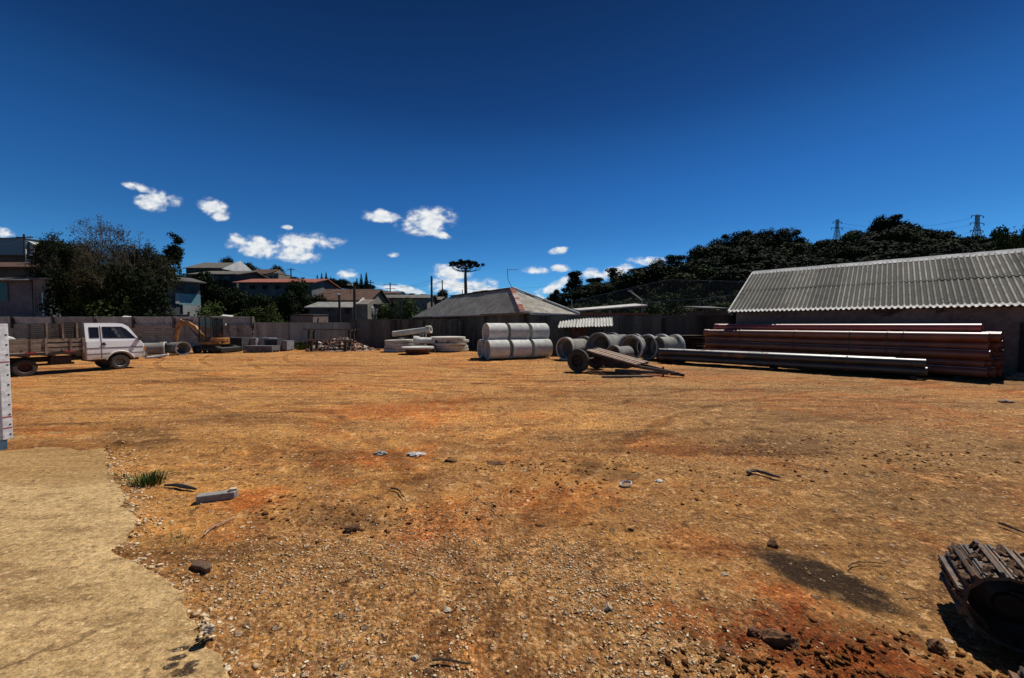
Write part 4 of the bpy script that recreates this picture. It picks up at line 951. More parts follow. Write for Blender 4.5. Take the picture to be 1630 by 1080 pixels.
# ------------------------------------------------------------------ orange PVC pipe stack
def pvc_stack():
    Rt, Lf = Vector((15.5, 12.55, 0)), Vector((10.3, 20.6, 0)); d = (Lf - Rt).normalized(); n = Vector((-d.y, d.x, 0));
    if n.y < 0: n = -n
    n = Vector((abs(n.x), abs(n.y), 0)); Ln = (Lf - Rt).length; r = .155; rg = random.Random(5)
    me = {}
    def mesh(L, mt):
        b = MB(); b.lathe([(r, 0), (r, L - .25), (r*1.13, L - .2), (r*1.13, L), (r*1.03, L), (r*.93, L - .2), (r*.93, 0)], 18, True)
        return b.mesh('barrel', M[mt], True)
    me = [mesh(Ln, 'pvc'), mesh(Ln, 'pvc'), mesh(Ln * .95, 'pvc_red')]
    cols, rows = 6, 5
    layer = ['bottom layer', 'second layer', 'third layer', 'fourth layer', 'fifth layer']
    place = ['front', 'second from the front', 'third from the front', 'third from the back', 'second from the back', 'rearmost']
    for j in range(rows):
        for i in range(cols):
            flip = (i + j) % 2; off = rg.uniform(-.15, .15) + (.22 if flip else 0)
            p = (Lf if flip else Rt) + n * (i * 2 * r * 1.09 + (r if j % 2 else 0)) + (d if not flip else -d) * (off - .1)
            z = r * 1.1 + .12 + j * r * 1.88
            t = empty('drain_pipe', (p.x, p.y, z), 0, f'orange brown plastic pipe in the {layer[j]} of the big stack, {place[i]}', 'pipe', 'orange brown plastic pipes in the long stack')
            o = bpy.data.objects.new('barrel', me[0]); C.objects.link(o); o.parent = t
            dd = (d if not flip else -d); o.rotation_euler = dd.to_track_quat('Z', 'Y').to_euler()
    for i in range(4):
        p = Rt + n * (i * 2 * r * 1.09 + r * 3.3) + d * (.15 + .03 * i); z = r * 1.1 + .12 + rows * r * 1.88
        t = empty('drain_pipe', (p.x, p.y, z), 0, f'red plastic pipe on the very top of the long stack, {["front","second from the front","second from the back","rearmost"][i]}', 'pipe', 'red plastic pipes on top of the long stack')
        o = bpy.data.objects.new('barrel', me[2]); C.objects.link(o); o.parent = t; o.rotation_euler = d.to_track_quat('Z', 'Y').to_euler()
    for k, tt in enumerate((.20, .245, .36, .56, .80, .90)):
        p = Rt + d * Ln * tt - n * (r * 1.12); b = MB(); z1 = .12 + r * 1.1 + (rows - 1) * r * 1.88
        b.tube([(0,0,.1),(0,0,z1),(n.x*.06,n.y*.06,z1+r*.75),(n.x*.17,n.y*.17,z1+r*1.12),(n.x*.5,n.y*.5,z1+r*1.1)], .012, 5)
        tag(b.build('tie_rope', M['black_trim'], loc=(p.x, p.y, 0)), f'dark tie rope down the front of the orange pipe stack, {["first","second","third","fourth","fifth","last"][k]} from the right', 'rope', 'ropes round the orange pipe stack')
    for k, tt in enumerate((.06, .35, .65, .94)):
        p = Rt + d * Ln * tt; b = MB(); b.bar((-n.x*.2, -n.y*.2, .06), (n.x*2.2, n.y*2.2, .06), .14, .12)
        tag(b.build('sleeper', M['dark_wood'], loc=(p.x, p.y, 0)), f'wooden sleeper under the orange pipe stack, {["at the right end","right of the middle","left of the middle","at the left end"][k]}', 'beam', 'sleepers under the pipe stacks')
    for k, tt in enumerate((.08, .30, .62, .97)):   # upright stakes behind holding the stack
        p = Rt + d * Ln * tt + n * 2.2; b = MB(); b.box((0,0,.85), (.09,.09,1.9)); tag(b.build('stake', M['dark_wood'], loc=(p.x, p.y, 0)), f'upright stake behind the orange pipe stack, {["at the right end","right of the middle","left of the middle","at the left end"][k]}', 'stake', 'stakes holding the pipe stack')
pvc_stack()
def steel_pile():
    a, c = Vector((14.0, 12.75, 0)), Vector((7.3, 18.6, 0)); d = (c - a).normalized(); n = Vector((-d.y, d.x, 0))
    if n.y < 0: n = -n
    L = (c - a).length; r = .15
    spots = [(.35, 0, 0, 'in the bottom row, front'), (1.35, 0, .2, 'in the bottom row, second'), (2.35, 0, -.1, 'in the bottom row, third'), (3.35, 0, .1, 'in the bottom row, rear'),
             (.1, 1, .05, 'on the upper row, front and brightest'), (1.1, 1, -.75, 'on the upper row, behind the brightest')]
    for i, j, off, lab in spots:
        b = MB(); LL = L - (1.0 if j == 1 and i > 1 else 0) ; b.lathe([(r,0),(r,LL),(r*.93,LL),(r*.93,0)], 20, True)
        p = a + n * (i * .33) + d * (.1 + abs(off)); t = empty('steel_pipe', (p.x, p.y, .14 + r + j * .27), 0, f'long rusty dark steel pipe {lab}', 'pipe', 'dark steel pipes laid before the orange stack')
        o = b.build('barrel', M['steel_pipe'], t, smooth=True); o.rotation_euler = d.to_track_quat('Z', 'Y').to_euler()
        for k in range(3):
            b = MB(); b.M = d.to_track_quat('Z', 'Y').to_matrix().to_4x4(); zz = LL * (.22 + .28 * k) ; b.lathe([(r*.99, zz),(r*1.035, zz+.01),(r*1.035, zz+.05),(r*.99, zz+.06)], 20); b.build('weld_seam', M['rim_red'], t, smooth=True)
    for k, tt in enumerate((.05, .5, .93)):
        p = a + d * L * tt; b = MB(); b.bar((-n.x*.3, -n.y*.3, .06), (n.x*1.3, n.y*1.3, .06), .15, .14)
        tag(b.build('sleeper', M['dark_wood'], loc=(p.x, p.y, 0)), f'wooden sleeper under the steel pipes, {["at the right end","in the middle","at the left end"][k]}', 'beam', 'sleepers under the pipe stacks')
steel_pile()
# stacked pallets by the wall, left of the orange pipes
t = empty('pallet_pile', (P(1095, 560, 23.5).x, 23.4, 0), .1, 'dark pile of stacked wooden pallets against the wall left of the orange pipes', 'pallets')
for k in range(8):
    b = MB(); b.box((0,0,.1 + k * .16), (1.5 - .06 * (k % 3), 1.0, .035)); b.build('deck_board', M['dark_wood'], t)
    for xx in (-.65, 0, .65):
        b = MB(); b.box((xx,0,.04 + k * .16), (.1,.98,.085)); b.build('bearer', M['dark_wood'], t)
# rubble and earth at the right foot of the stack
for i, (px, py, s, lb) in enumerate(((1622,605,(.5,.4,.16),'low heap of brown earth at the right edge beyond the pipes'),(1600,640,(.16,.12,.06),'dark clod near the right edge of the yard'),(1598,572,(1.2,.6,.3),'grey brown earth bank in the shade beside the long shed'))):
    clod('earth_heap', px, py, s, M['rubble'], lb, 'earth', 50 + i, rough=.3, sub=3)

# ------------------------------------------------------------------ plank trailer
def wheel(parent, x, y, z, r, w, rim, tyre='dark_rubber', side=-1, holes=6, name='wheel'):
    """wheel turned about the local y axis; the dished face looks to side*y"""
    wd = bpy.data.objects.new(name, None); C.objects.link(wd); wd.parent = parent; wd.location = (x, y, z)
    m = Matrix.Rotation(R(90), 4, 'X')
    b = MB(); b.M = m; b.lathe([(r*.60,-w/2),(r*.90,-w/2),(r*.985,-w*.36),(r,-w*.2),(r,w*.2),(r*.985,w*.36),(r*.90,w/2),(r*.60,w/2)], 36, True); b.build('tyre', M[tyre], wd, smooth=True)
    b = MB(); b.M = m; f = -side
    b.lathe([(r*.62,-w*.46),(r*.56,-w*.40),(r*.55,0),(r*.56,w*.40),(r*.62,w*.46),(r*.61,w*.46),(r*.52,w*.36),(r*.52,-w*.36),(r*.61,-w*.46)], 28, True)
    b.lathe([(r*.53,f*w*.10*-1),(r*.40,f*w*.02*-1),(r*.30,f*-w*.22*-1*-1),(r*.18,f*-w*.22*-1*-1),(r*.15,f*-w*.38*-1*-1),(.001,f*-w*.38*-1*-1)], 28)
    b.build('rim', M[rim], wd, smooth=True)
    b = MB()
    for k in range(holes):
        a = 2 * math.pi * k / holes; b.tube([(r*.42*math.cos(a), side*w*.06, r*.42*math.sin(a)), (r*.42*math.cos(a), side*(w*.06+.012), r*.42*math.sin(a))], r*.055, 8)
    b.build('rim_hole', M['black'], wd)
    return wd
def trailer():
    # wheel contact seen at (920, 592); drawbar tip near (1072, 594)
    w0 = G(921, 593); ang = R(-38)
    t = empty('plank_trailer', (w0.x + .2, w0.y + .28, 0), ang, 'old two wheeled trailer with a sloping plank deck and drawbar', 'trailer')
    wheel(t, 0, -.35, .46, .46, .20, 'chassis', side=-1); wheel(t, 0, 1.25, .46, .46, .20, 'chassis', side=1)
    b = MB(); b.tube([(0,-.3,.46),(0,1.2,.46)], .05, 10); b.build('axle', M['chassis'], t)
    sl = math.atan2(.88 - .52, 3.0 - .35)
    for k in range(7):
        y = -.08 + k * .19; x0 = .26 - .02 * (k % 3); x1 = 2.25 + .05 * math.sin(k * 2.2); b = MB()
        z0, z1 = .86 + .012 * (k % 2), .42 + .012 * (k % 2); b.bar((x0, y - .02, z0), (x1, y - .02, z1), .15 - .012 * (k % 2), .05); b.build('plank', M['plank'], t)
    for y in (-.06, 1.0):
        b = MB(); b.bar((.22, y, .79), (2.25, y, .35), .07, .11); b.build('side_rail', M['chassis'], t)
    for xx, zz in ((.4,.75),(1.2,.58),(2.1,.38)):
        b = MB(); b.bar((xx,-.1,zz-.02), (xx,1.05,zz-.02), .06, .07); b.build('cross_member', M['chassis'], t)
    b = MB(); b.bar((1.9,.05,.36),(3.35,.42,.17), .09, .1); b.bar((1.9,.95,.36),(3.35,.50,.17), .09, .1); b.build('drawbar', M['old_wood'], t)
    b = MB(); b.bar((1.3,.2,.12),(3.2,.38,.14), .12, .1); b.build('skid_beam', M['old_wood'], t)
    b = MB(); b.box((3.4,.46,.13),(.3,.12,.12)); b.tube([(3.5,.46,.13),(3.72,.46,.10)], .06, 8); b.build('hitch', M['steel_dark'], t, bevel=.01)
    b = MB(); b.tube([(3.0,.46,.0),(3.0,.46,.35)], .035, 8); b.build('jack_leg', M['steel_dark'], t)
    b = MB(); b.box((1.3,.45,.36),(.9,.6,.3)); b.build('tool_box', M['chassis'], t, bevel=.01)
trailer()
stick(886, 545, 915, 557, .03, M['old_wood'], 'pale pole end sticking out over the leftmost bell pipe', 0, .5)
b = MB(); q = G(1000, 602); b.bar((-.9,0,.05),(.9,.15,.05), .16, .07); tag(b.build('loose_board', M['old_wood'], loc=(q.x, q.y, gz(q.x,q.y)-.01)), 'weathered board on the ground under the trailer drawbar', 'board')
b = MB(); q = G(930, 586); b.bar((.2,0,.05),(1.5,.1,.05), .2, .06); tag(b.build('loose_board', M['old_wood'], loc=(q.x+.5, q.y, gz(q.x,q.y)-.01)), 'pale board on the ground right of the trailer wheel', 'board')

# ------------------------------------------------------------------ white flatbed truck
def truck():
    hd = math.atan2(2.3, 1.1)
    t = empty('flatbed_truck', (-17.13, 16.4, 0), hd, 'white small crew cab truck with wooden stake bed parked by the wall', 'truck')
    wheel(t, 0, -.70, .31, .31, .19, 'rim_grey', side=-1); wheel(t, 0, .70, .31, .31, .19, 'rim_grey', side=1)
    wheel(t, -2.55, -.72, .31, .31, .22, 'rim_red', side=-1); wheel(t, -2.55, .72, .31, .31, .22, 'rim_red', side=1)
    arch = [(.40*math.cos(a), .33 + .40*math.sin(a)) for a in [R(18 + 144*k/8) for k in range(9)]]    # over the front wheel
    low = [(.80,.50),(.80,.80),(.775,1.02),(.66,1.20),(-1.0,1.20),(-1.0,.46),(-.41,.46)] + arch[::-1] + [(.41,.46),(.74,.46)]
    b = MB(); b.prism(low, -.80, .80, 'y'); body = b.build('cab_body', M['truck_paint'], t, bevel=.025)
    def sy(z, off=.006): return .795 - .11 * (z - 1.20) / .73 + off
    def panel(name, pts, mat, sgn, off, parent=t, th=.012):
        b = MB(); n = len(pts); a = [(x, sgn * (sy(z, off) if z > 1.2 else .80 + off), z) for x, z in pts]; c = [(x, y - sgn * th, z) for x, y, z in a]
        b._add(a + c, [tuple(range(n)), tuple(range(n, 2*n))[::-1]] + [(i, (i+1) % n, (i+1) % n + n, i + n) for i in range(n)]); return b.build(name, mat, parent)
    for sgn in (-1, 1):
        for nm, pts in (('rear_quarter', [(-1.0,1.19),(-1.0,1.93),(-.88,1.92),(-.88,1.19)]), ('door_pillar', [(-.62,1.19),(-.62,1.93),(-.50,1.93),(-.50,1.19)]),
                        ('front_pillar', [(.64,1.20),(.30,1.80),(.16,1.90),(.08,1.78),(.22,1.68),(.50,1.30),(.56,1.20)]), ('roof_side', [(-.50,1.78),(-.50,1.93),(-.1,1.93),(.16,1.90),(.08,1.78)]),
                        ('roof_side', [(-.88,1.76),(-.88,1.925),(-.62,1.93),(-.62,1.76)]), ('door_sill', [(-.88,1.19),(-.88,1.34),(-.62,1.34),(-.62,1.19)]), ('door_sill', [(-.50,1.19),(-.50,1.33),(.48,1.31),(.56,1.20)])):
            panel(nm, pts, M['truck_paint'], sgn, .0, th=.035)
        for pts, w in (([(-.50,1.33),(-.50,1.78),(.08,1.78),(.22,1.68),(.50,1.30)], 'side_window'), ([(-.88,1.34),(-.88,1.76),(-.62,1.76),(-.62,1.34)], 'rear_side_window')):
            b = MB(); m = len(pts)
            for k in range(m):
                p0, p1 = pts[k], pts[(k+1) % m]; b.bar((p0[0], sgn*sy(p0[1], .002), p0[1]), (p1[0], sgn*sy(p1[1], .002), p1[1]), .022, .022)
            w = b.build(w, M['black_trim'], t); panel('pane', pts, M['pane'], sgn, -.012, w, th=.004)
        b = MB(); b.box((-.56, sgn*.803, .88), (.012,.012,.70)); b.box((-.56, sgn*.758, 1.52), (.012,.02,.60), (sgn*R(8.6),0,0)); b.box((.02, sgn*.803, .53), (-.0001+.9,.0,.0)); b.build('door_gap', M['black'], t)
        b = MB(); b.box((-.12, sgn*.806, .93), (1.7,.012,.03)); b.build('side_moulding', M['grey_paint'], t)
        b = MB(); b.box((-.1, sgn*.806, .70), (1.78,.01,.012)); b.build('body_crease', M['grey_paint'], t)
        b = MB(); b.box((-.49, sgn*.815, 1.06), (.13,.02,.035)); b.tube([(-.50,sgn*.81,1.1),(-.50,sgn*.83,1.1)], .05, 10); b.build('door_handle', M['black_trim'], t)
        b = MB(); b.box((.62, sgn*.87, 1.32), (.07,.13,.22)); b.box((.60, sgn*.82, 1.24), (.03,.1,.03)); b.build('mirror', M['black_trim'], t, bevel=.02)
        b = MB(); b.box((.80, sgn*.60, .86), (.05,.30,.17)); h = b.build('headlight', M['lamp_glass'], t, bevel=.015)
        b = MB(); b.box((.795, sgn*.785, .86), (.055,.05,.16)); b.build('indicator', M['amber'], t)
        pts = [(.445*math.cos(a), sgn*.80, .33 + .445*math.sin(a)) for a in [R(14 + 152*k/12) for k in range(13)]]
        b = MB(); b.tube(pts, .030, 6); b.build('arch_lip', M['truck_paint'], t, smooth=True)
    b = MB(); b.prism([(-1.0,1.90),(-.1,1.90),(.16,1.87),(.16,1.905),(-.1,1.94),(-1.0,1.93)], -.69, .69, 'y'); b.build('roof', M['truck_paint'], t, bevel=.012)
    b = MB(); b.box((-.985,0,1.29), (.03,1.54,.2)); b.box((-.985,0,1.85), (.03,1.38,.12)); b.box((-.985,-.60,1.58), (.03,.22,.42)); b.box((-.985,.60,1.58), (.03,.22,.42)); b.build('rear_wall', M['truck_paint'], t)
    for y in (-.38, .38):
        for x in (-.12, -.80):
            b = MB(); b.box((x,y,1.38), (.12,.48,.5), (0,-.15,0)); b.box((x-.05,y,1.68), (.08,.22,.16)); b.build('seat_back', M['rack'], t, bevel=.03)
    b = MB(); b.prism([(.55,1.2),(.35,1.2),(.30,1.34),(.5,1.32)], -.7, .7, 'y'); b.build('dashboard', M['black_trim'], t)
    b = MB(); b.M = Matrix.Translation((.22,.36,1.36)) @ Matrix.Rotation(R(-50), 4, 'Y'); b.lathe([(.18,-.012),(.20,0),(.18,.012),(.165,0)], 20, True); b.build('steering_wheel', M['black_trim'], t)
    b = MB(); b._add([(.665,-.70,1.235),(.665,.70,1.235),(.325,.64,1.78),(.325,-.64,1.78)], [(0,1,2,3)]); b._add([(.655,-.70,1.235),(.655,.70,1.235),(.315,.64,1.78),(.315,-.64,1.78)], [(0,1,2,3)]); b.build('windscreen', M['pane'], t)
    b = MB(); b.tube([(.68,-.1,1.25),(.55,-.45,1.46)], .01, 5); b.tube([(.68,.4,1.25),(.55,.05,1.46)], .01, 5); b.build('wiper', M['black_trim'], t)
    b = MB(); b.box((.83,0,.54), (.10,1.56,.20)); b.build('front_bumper', M['grey_paint'], t, bevel=.03)
    b = MB(); b.box((.805,0,.86), (.03,.80,.12)); b.build('grille', M['black_trim'], t)
    b = MB(); b.box((.885,0,.55), (.012,.40,.12)); b.build('number_plate', M['grey_paint'], t)
    b = MB(); b.box((-.05,0,.52), (1.4,1.2,.3)); b.box((-2.3,.36,.55), (3.2,.09,.16)); b.box((-2.3,-.36,.55), (3.2,.09,.16)); b.build('chassis', M['chassis'], t)
    b = MB(); b.box((-1.65,-.55,.50), (.55,.32,.30)); b.build('fuel_tank', M['chassis'], t, bevel=.03)
    b = MB(); b.tube([(-2.55,-.7,.31),(-2.55,.7,.31)], .06, 10); b.lathe([(0.001,-.0),(.001,.0)], 4); b.build('rear_axle', M['chassis'], t)
    b = MB(); b.tube([(-1.2,-.3,.36),(-3.7,-.35,.38)], .04, 8); b.build('exhaust', M['chassis'], t)
    for sgn in (-1, 1):
        b = MB(); b.box((-3.05, sgn*.72, .38), (.02,.24,.36)); b.build('mudflap', M['dark_rubber'], t)
    # bed
    x0, x1 = -4.0, -1.08
    b = MB(); b.box(((x0+x1)/2, 0, .80), (x1-x0, 1.74, .06))
    for k in range(5): b.box((x0 + .3 + k*.62, 0, .72), (.07,1.6,.1))
    b.build('bed_floor', M['bed_frame'], t)
    for sgn in (-1, 1):
        for k in range(3):
            for j, zz in enumerate((.93, 1.10, 1.28)):
                xa = x0 + k * (x1-x0)/3; b = MB(); b.box((xa + (x1-x0)/6, sgn*.875, zz), ((x1-x0)/3 - .05, .03, .125)); b.build('side_board', M['bed_wood'], t)
        for k in range(4):
            b = MB(); b.box((x0 + .02 + k*((x1-x0)/3 - .013), sgn*.90, 1.07), (.06,.05,.60)); b.build('stake_post', M['bed_frame'], t)
            if k < 3:
                b = MB(); b.box((x0 + .42 + k*(x1-x0)/3, sgn*.90, .93), (.05,.03,.1)); b.box((x0 + .62 + k*(x1-x0)/3, sgn*.90, 1.1), (.04,.03,.5)); b.build('latch_strap', M['bed_frame'], t)
                b = MB(); b.box((x0 + .60 + k*(x1-x0)/3, sgn*.908, .84), (.27,.012,.055)); b.build('reflector_strip', M['reflector'], t)
        b = MB(); b.box(((x0+x1)/2, sgn*.885, .79), (x1-x0, .05, .09)); b.build('bed_rail', M['chassis'], t)
    for zz in (.93, 1.10, 1.28):
        b = MB(); b.box((x0 - .02, 0, zz), (.03,1.7,.125)); b.build('tail_board', M['bed_wood'], t)
    # headboard rack behind the cab: ladder like boards
    for y in (-.84, -.5, -.17, .17, .5, .84):
        b = MB(); b.box((-1.13, y, 1.38), (.05,.06,1.14)); b.build('rack_post', M['rack'], t)
    for k in range(7):
        b = MB(); b.box((-1.17, 0, 1.38 + k*.09), (.03,1.74,.055)); b.build('rack_board', M['rack'], t)
    for k in range(7):
        for sgn in (-1, 1):
            b = MB(); b.box((-1.60, sgn*.86, 1.40 + k*.082), (.95,.03,.045)); b.build('side_rack_board', M['rack'], t)
    for sgn in (-1, 1):
        for xx in (-1.25, -1.62, -2.02):
            b = MB(); b.box((xx, sgn*.885, 1.64), (.05,.03,.62)); b.build('rack_post', M['bed_frame'], t)
    # coiled hose in the bed is a load of its own
truck()
q = empty('load_pile', (0,0,0), 0, 'pale rags and sacks lying on the load bed of the white truck', 'sacks')
hd = math.atan2(2.3, 1.1)
rg = random.Random(2)
for k in range(4):
    lx, ly = -3.3 + k*.16, -.45 + .1*k; wx = -17.13 + lx*math.cos(hd) - ly*math.sin(hd); wy = 16.4 + lx*math.sin(hd) + ly*math.cos(hd)
    bm = bmesh.new(); bmesh.ops.create_icosphere(bm, subdivisions=2, radius=1)
    for v in bm.verts: v.co = Vector((v.co.x*.26, v.co.y*.2, v.co.z*.12)) * (1 + .15*rg.uniform(-1,1))
    m2 = bpy.data.meshes.new('sack'); bm.to_mesh(m2); bm.free(); m2.materials.append(M['concrete_pale']); o = bpy.data.objects.new('sack', m2); C.objects.link(o); o.parent = q; o.location = (wx, wy, .96 + .13*k)

# white perforated gate panel at the left edge
def edge_panel():
    q = G(7, 719); t = empty('white_gate_leaf', (q.x + .09, q.y + .05, 0), R(-104.5), 'white steel panel with a row of dark bolt holes at the left edge', 'gate')
    b = MB(); b.box((.62, 0, 1.04), (1.0,.035,1.62)); b.build('panel', M['white_panel'], t, bevel=.004)
    b = MB(); b.box((.075,-.0,1.03), (.10,.075,1.68)); b.build('edge_post', M['white_panel'], t, bevel=.006)
    for k in range(11):
        b = MB(); b.tube([(.05,.035,.26 + k*.145),(.05,.041,.26 + k*.145)], .011, 10); b.build('bolt_hole', M['black'], t)
    for zz in (.36, .52, 1.32):
        b = MB(); b.box((.075,.0395,zz), (.09,.004,.012)); b.build('red_mark', M['red_mark'], t)
    b = MB(); b.box((.13,0,.09), (.10,.06,.20)); b.build('foot', M['blue_paint'], t, bevel=.004)
    b = MB(); b.box((1.1,0,.09), (.10,.06,.20)); b.build('foot', M['blue_paint'], t, bevel=.004)
edge_panel()

# ------------------------------------------------------------------ mini excavators
def track_unit(parent, cx, cy, r, half, width, shoe_n=None, detail=True, mat='track_steel'):
    """a crawler track running along local x"""
    t = parent; per = 2*math.pi*(r-.02) + 4*half; n = shoe_n or int(per / .105)
    def at(s):
        s %= per
        if s < 2*half: return (cx - half + s, r*2 - .03, 0.0)
        s -= 2*half
        if s < math.pi*(r-.02): a = s/(r-.02); return (cx + half + (r-.03)*math.sin(a), r + (r-.03)*math.cos(a), a)
        s -= math.pi*(r-.02)
        if s < 2*half: return (cx + half - s, .03, math.pi)
        s -= 2*half; a = math.pi + s/(r-.02); return (cx - half + (r-.03)*math.sin(a), r + (r-.03)*math.cos(a), a)
    b = MB(); st = per/n; b.box((0,0,.004), (st*.96,width,.018)); b.box((-st*.30,0,.022), (st*.16,width*.985,.034)); b.box((st*.30,0,.016), (st*.10,width*.97,.018))
    shoe = b.mesh('track_shoe', M[mat], False)
    b = MB(); rg = random.Random(3)
    for k in range(16):
        b.box((rg.uniform(-.3,.3)*st, rg.uniform(-.44,.44)*width, .018), (rg.uniform(.015,.04), rg.uniform(.02,.07), rg.uniform(.008,.02)), (rg.random(), rg.random(), rg.random()*3))
    mud = b.mesh('mud_cake', M['mud'], False)
    for k in range(n):
        x, z, a = at(k * st + .03); o = bpy.data.objects.new('track_shoe', shoe); C.objects.link(o); o.parent = t; o.location = (x, cy, z); o.rotation_euler = (0, a, 0)
        if detail:
            m = bpy.data.objects.new('mud_cake', mud); C.objects.link(m); m.parent = o; m.rotation_euler.z = math.pi * (k % 2)
    m = Matrix.Translation((0, cy, 0)) @ Matrix.Rotation(R(90), 4, 'X')
    for s, nm in ((-1, 'idler_wheel'), (1, 'drive_sprocket')):
        b = MB(); b.M = Matrix.Translation((cx + s*half, cy, r)) @ Matrix.Rotation(R(90), 4, 'X'); rr = r - .055
        b.lathe([(.001,-width*.28),(.06,-width*.28),(rr*.4,-width*.22),(rr*.8,-width*.16),(rr,-width*.2),(rr,width*.2),(rr*.8,width*.16),(rr*.4,width*.22),(.06,width*.28),(.001,width*.28)], 24); b.build(nm, M['steel_dark'], t, smooth=True)
    for k in range(4):
        b = MB(); b.M = Matrix.Translation((cx - half + .15 + k*(2*half-.3)/3, cy, .12)) @ Matrix.Rotation(R(90), 4, 'X'); b.lathe([(.001,-width*.3),(.07,-width*.3),(.075,width*.3),(.001,width*.3)], 14); b.build('track_roller', M['steel_dark'], t, smooth=True)
    b = MB(); b.box((cx, cy, r), (2*half, width*.5, r*.75)); b.build('track_frame', M['steel_dark'], t, bevel=.01)
def upper(t, rot, boom=True):
    """slewing upper part: platform, engine cover, cab; the arm reaches along local +x turned by rot"""
    h = Matrix.Rotation(rot, 4, 'Z')
    def mk(name, b2, mat, bevel=0, smooth=False, parent=t): return b2.build(name, mat, parent, bevel=bevel, smooth=smooth)
    b = MB(); b.M = h; b.lathe([(.001,.44),(.38,.44),(.38,.56),(.001,.56)], 24); mk('turntable', b, M['steel_dark'])
    b = MB(); b.M = h; b.prism([(.70,-.55),(.78,-.3),(.78,.3),(.70,.62),(-.45,.68),(-.72,.4),(-.80,0),(-.72,-.4),(-.45,-.62)], .57, .74, 'z'); mk('platform', b, M['digger'], .02)
    b = MB(); b.M = h; b.prism([(-.25,-.6),(-.62,-.5),(-.80,-.2),(-.82,.2),(-.62,.55),(-.25,.66)], .74, 1.0, 'z'); mk('engine_cover', b, M['digger'], .04)
    b = MB(); b.M = h; b.box((.28,.12,.78), (.5,.5,.12)); b.box((.18,.12,.98), (.42,.42,.12)); b.box((-.02,.12,1.25), (.12,.42,.5)); b.tube([(.5,-.02,.8),(.5,-.02,1.15)], .02, 6); b.tube([(.5,.28,.8),(.5,.28,1.15)], .02, 6); mk('operator_seat', b, M['black_trim'], .02)
    for x, y in ((.66,-.30),(.66,.56),(-.30,-.30),(-.30,.56),(.16,-.30),(.16,.56)):
        b = MB(); b.M = h; b.bar((x,y,.74),(x*.93,y,2.36), .055, .055); mk('cab_pillar', b, M['black_trim'])
    b = MB(); b.M = h; b.prism([(.70,-.34),(.70,.60),(-.36,.60),(-.36,-.34)], 2.35, 2.44, 'z'); mk('cab_roof', b, M['grey_paint'], .03)
    for y, nm in ((-.30,'side_glass'),(.56,'side_glass')):
        b = MB(); b.M = h; b.box((.40,y,1.55), (.42,.01,1.5)); b.box((-.08,y,1.75), (.40,.01,1.1)); mk(nm, b, M['pane'])
    b = MB(); b.M = h; b.box((-.31,.13,1.75), (.01,.8,1.1)); mk('rear_glass', b, M['pane'])
    b = MB(); b.M = h; b.box((.40,-.30,.90), (.5,.04,.3)); b.box((-.06,-.30,.98), (.42,.04,.46)); mk('cab_panel', b, M['digger'])
    b = MB(); b.M = h; b.box((-.44,-.35,1.9), (.1,.1,.13)); b.box((.72,.15,2.42), (.05,.12,.08)); mk('work_lamp', b, M['white_trim'])
    if boom:
        A = [(.85,.0,.75),(1.05,0,1.15),(1.55,0,1.72),(2.1,0,1.98),(2.75,0,1.93)]
        b = MB(); b.M = h
        for i in range(4): b.bar(A[i], A[i+1], .17, .26 - .02*i, (0,0,1))
        for i in (1, 2, 3): b.M = h; b.M = h @ Matrix.Translation(A[i]) @ Matrix.Rotation(R(90), 4, 'X'); b.lathe([(.001,-.084),(.125,-.084),(.125,.084),(.001,.084)], 14); b.M = h
        mk('boom', b, M['digger'], .012)
        b = MB(); b.M = h; b.bar((2.55,0,2.22),(2.85,0,1.8), .15, .24); b.bar((2.85,0,1.95),(3.08,0,.75), .14, .20); mk('dipper_arm', b, M['digger'], .012)
        b = MB(); b.M = h; b.tube([(1.0,0,.8),(1.5,0,1.25)], .055, 8); b.tube([(1.5,0,1.25),(2.0,0,1.72)], .03, 8); b.tube([(1.75,0,2.15),(2.2,0,2.24)], .05, 8); b.tube([(2.2,0,2.24),(2.58,0,2.22)], .028, 8); b.tube([(2.98,.0,1.85),(3.16,0,1.2)], .05, 8); mk('hydraulic_ram', b, M['steel_dark'], smooth=True)
        prof = [(2.95,.62),(3.2,.70),(3.22,.45),(3.12,.18),(2.9,.05),(2.62,.10),(2.5,.24),(2.56,.30),(2.68,.20),(2.9,.16),(3.02,.26),(3.08,.45)]
        b = MB(); b.M = h; b.prism(prof, -.28, .28, 'y'); b.prism([(2.95,.62),(3.2,.70),(3.22,.45),(3.12,.18),(2.9,.05),(2.62,.10)], -.30, -.27, 'y'); b.prism([(2.95,.62),(3.2,.70),(3.22,.45),(3.12,.18),(2.9,.05),(2.62,.10)], .27, .30, 'y')
        for k in range(4): b.box((2.44, -.22 + k*.147, .25), (.13,.05,.03), (0,.6,0))
        mk('bucket', b, M['rim_red'])
        b = MB(); b.M = h; b.box((.85,0,.68), (.25,.3,.4)); mk('swing_bracket', b, M['steel_dark'], .02)
def excavator(far=True):
    q = G(338, 562); t = empty('mini_excavator', (q.x, q.y + .3, 0), R(172), 'orange and black mini excavator with roofed cab parked by the wall', 'excavator')
    track_unit(t, 0, -.62, .25, .72, .32, detail=False, mat='steel_dark'); track_unit(t, 0, .62, .25, .72, .32, detail=False, mat='steel_dark')
    b = MB(); b.box((0,0,.36), (1.1,1.0,.2)); b.build('undercarriage', M['steel_dark'], t, bevel=.02)
    b = MB(); b.prism([(-1.15,.02),(-1.22,.12),(-1.2,.34),(-1.12,.40),(-1.16,.25)], -.78, .78, 'y'); b.bar((-1.15,-.4,.2),(-.5,-.3,.3), .1,.1); b.bar((-1.15,.4,.2),(-.5,.3,.3), .1,.1); b.build('dozer_blade', M['steel_dark'], t)
    upper(t, R(0))
excavator()
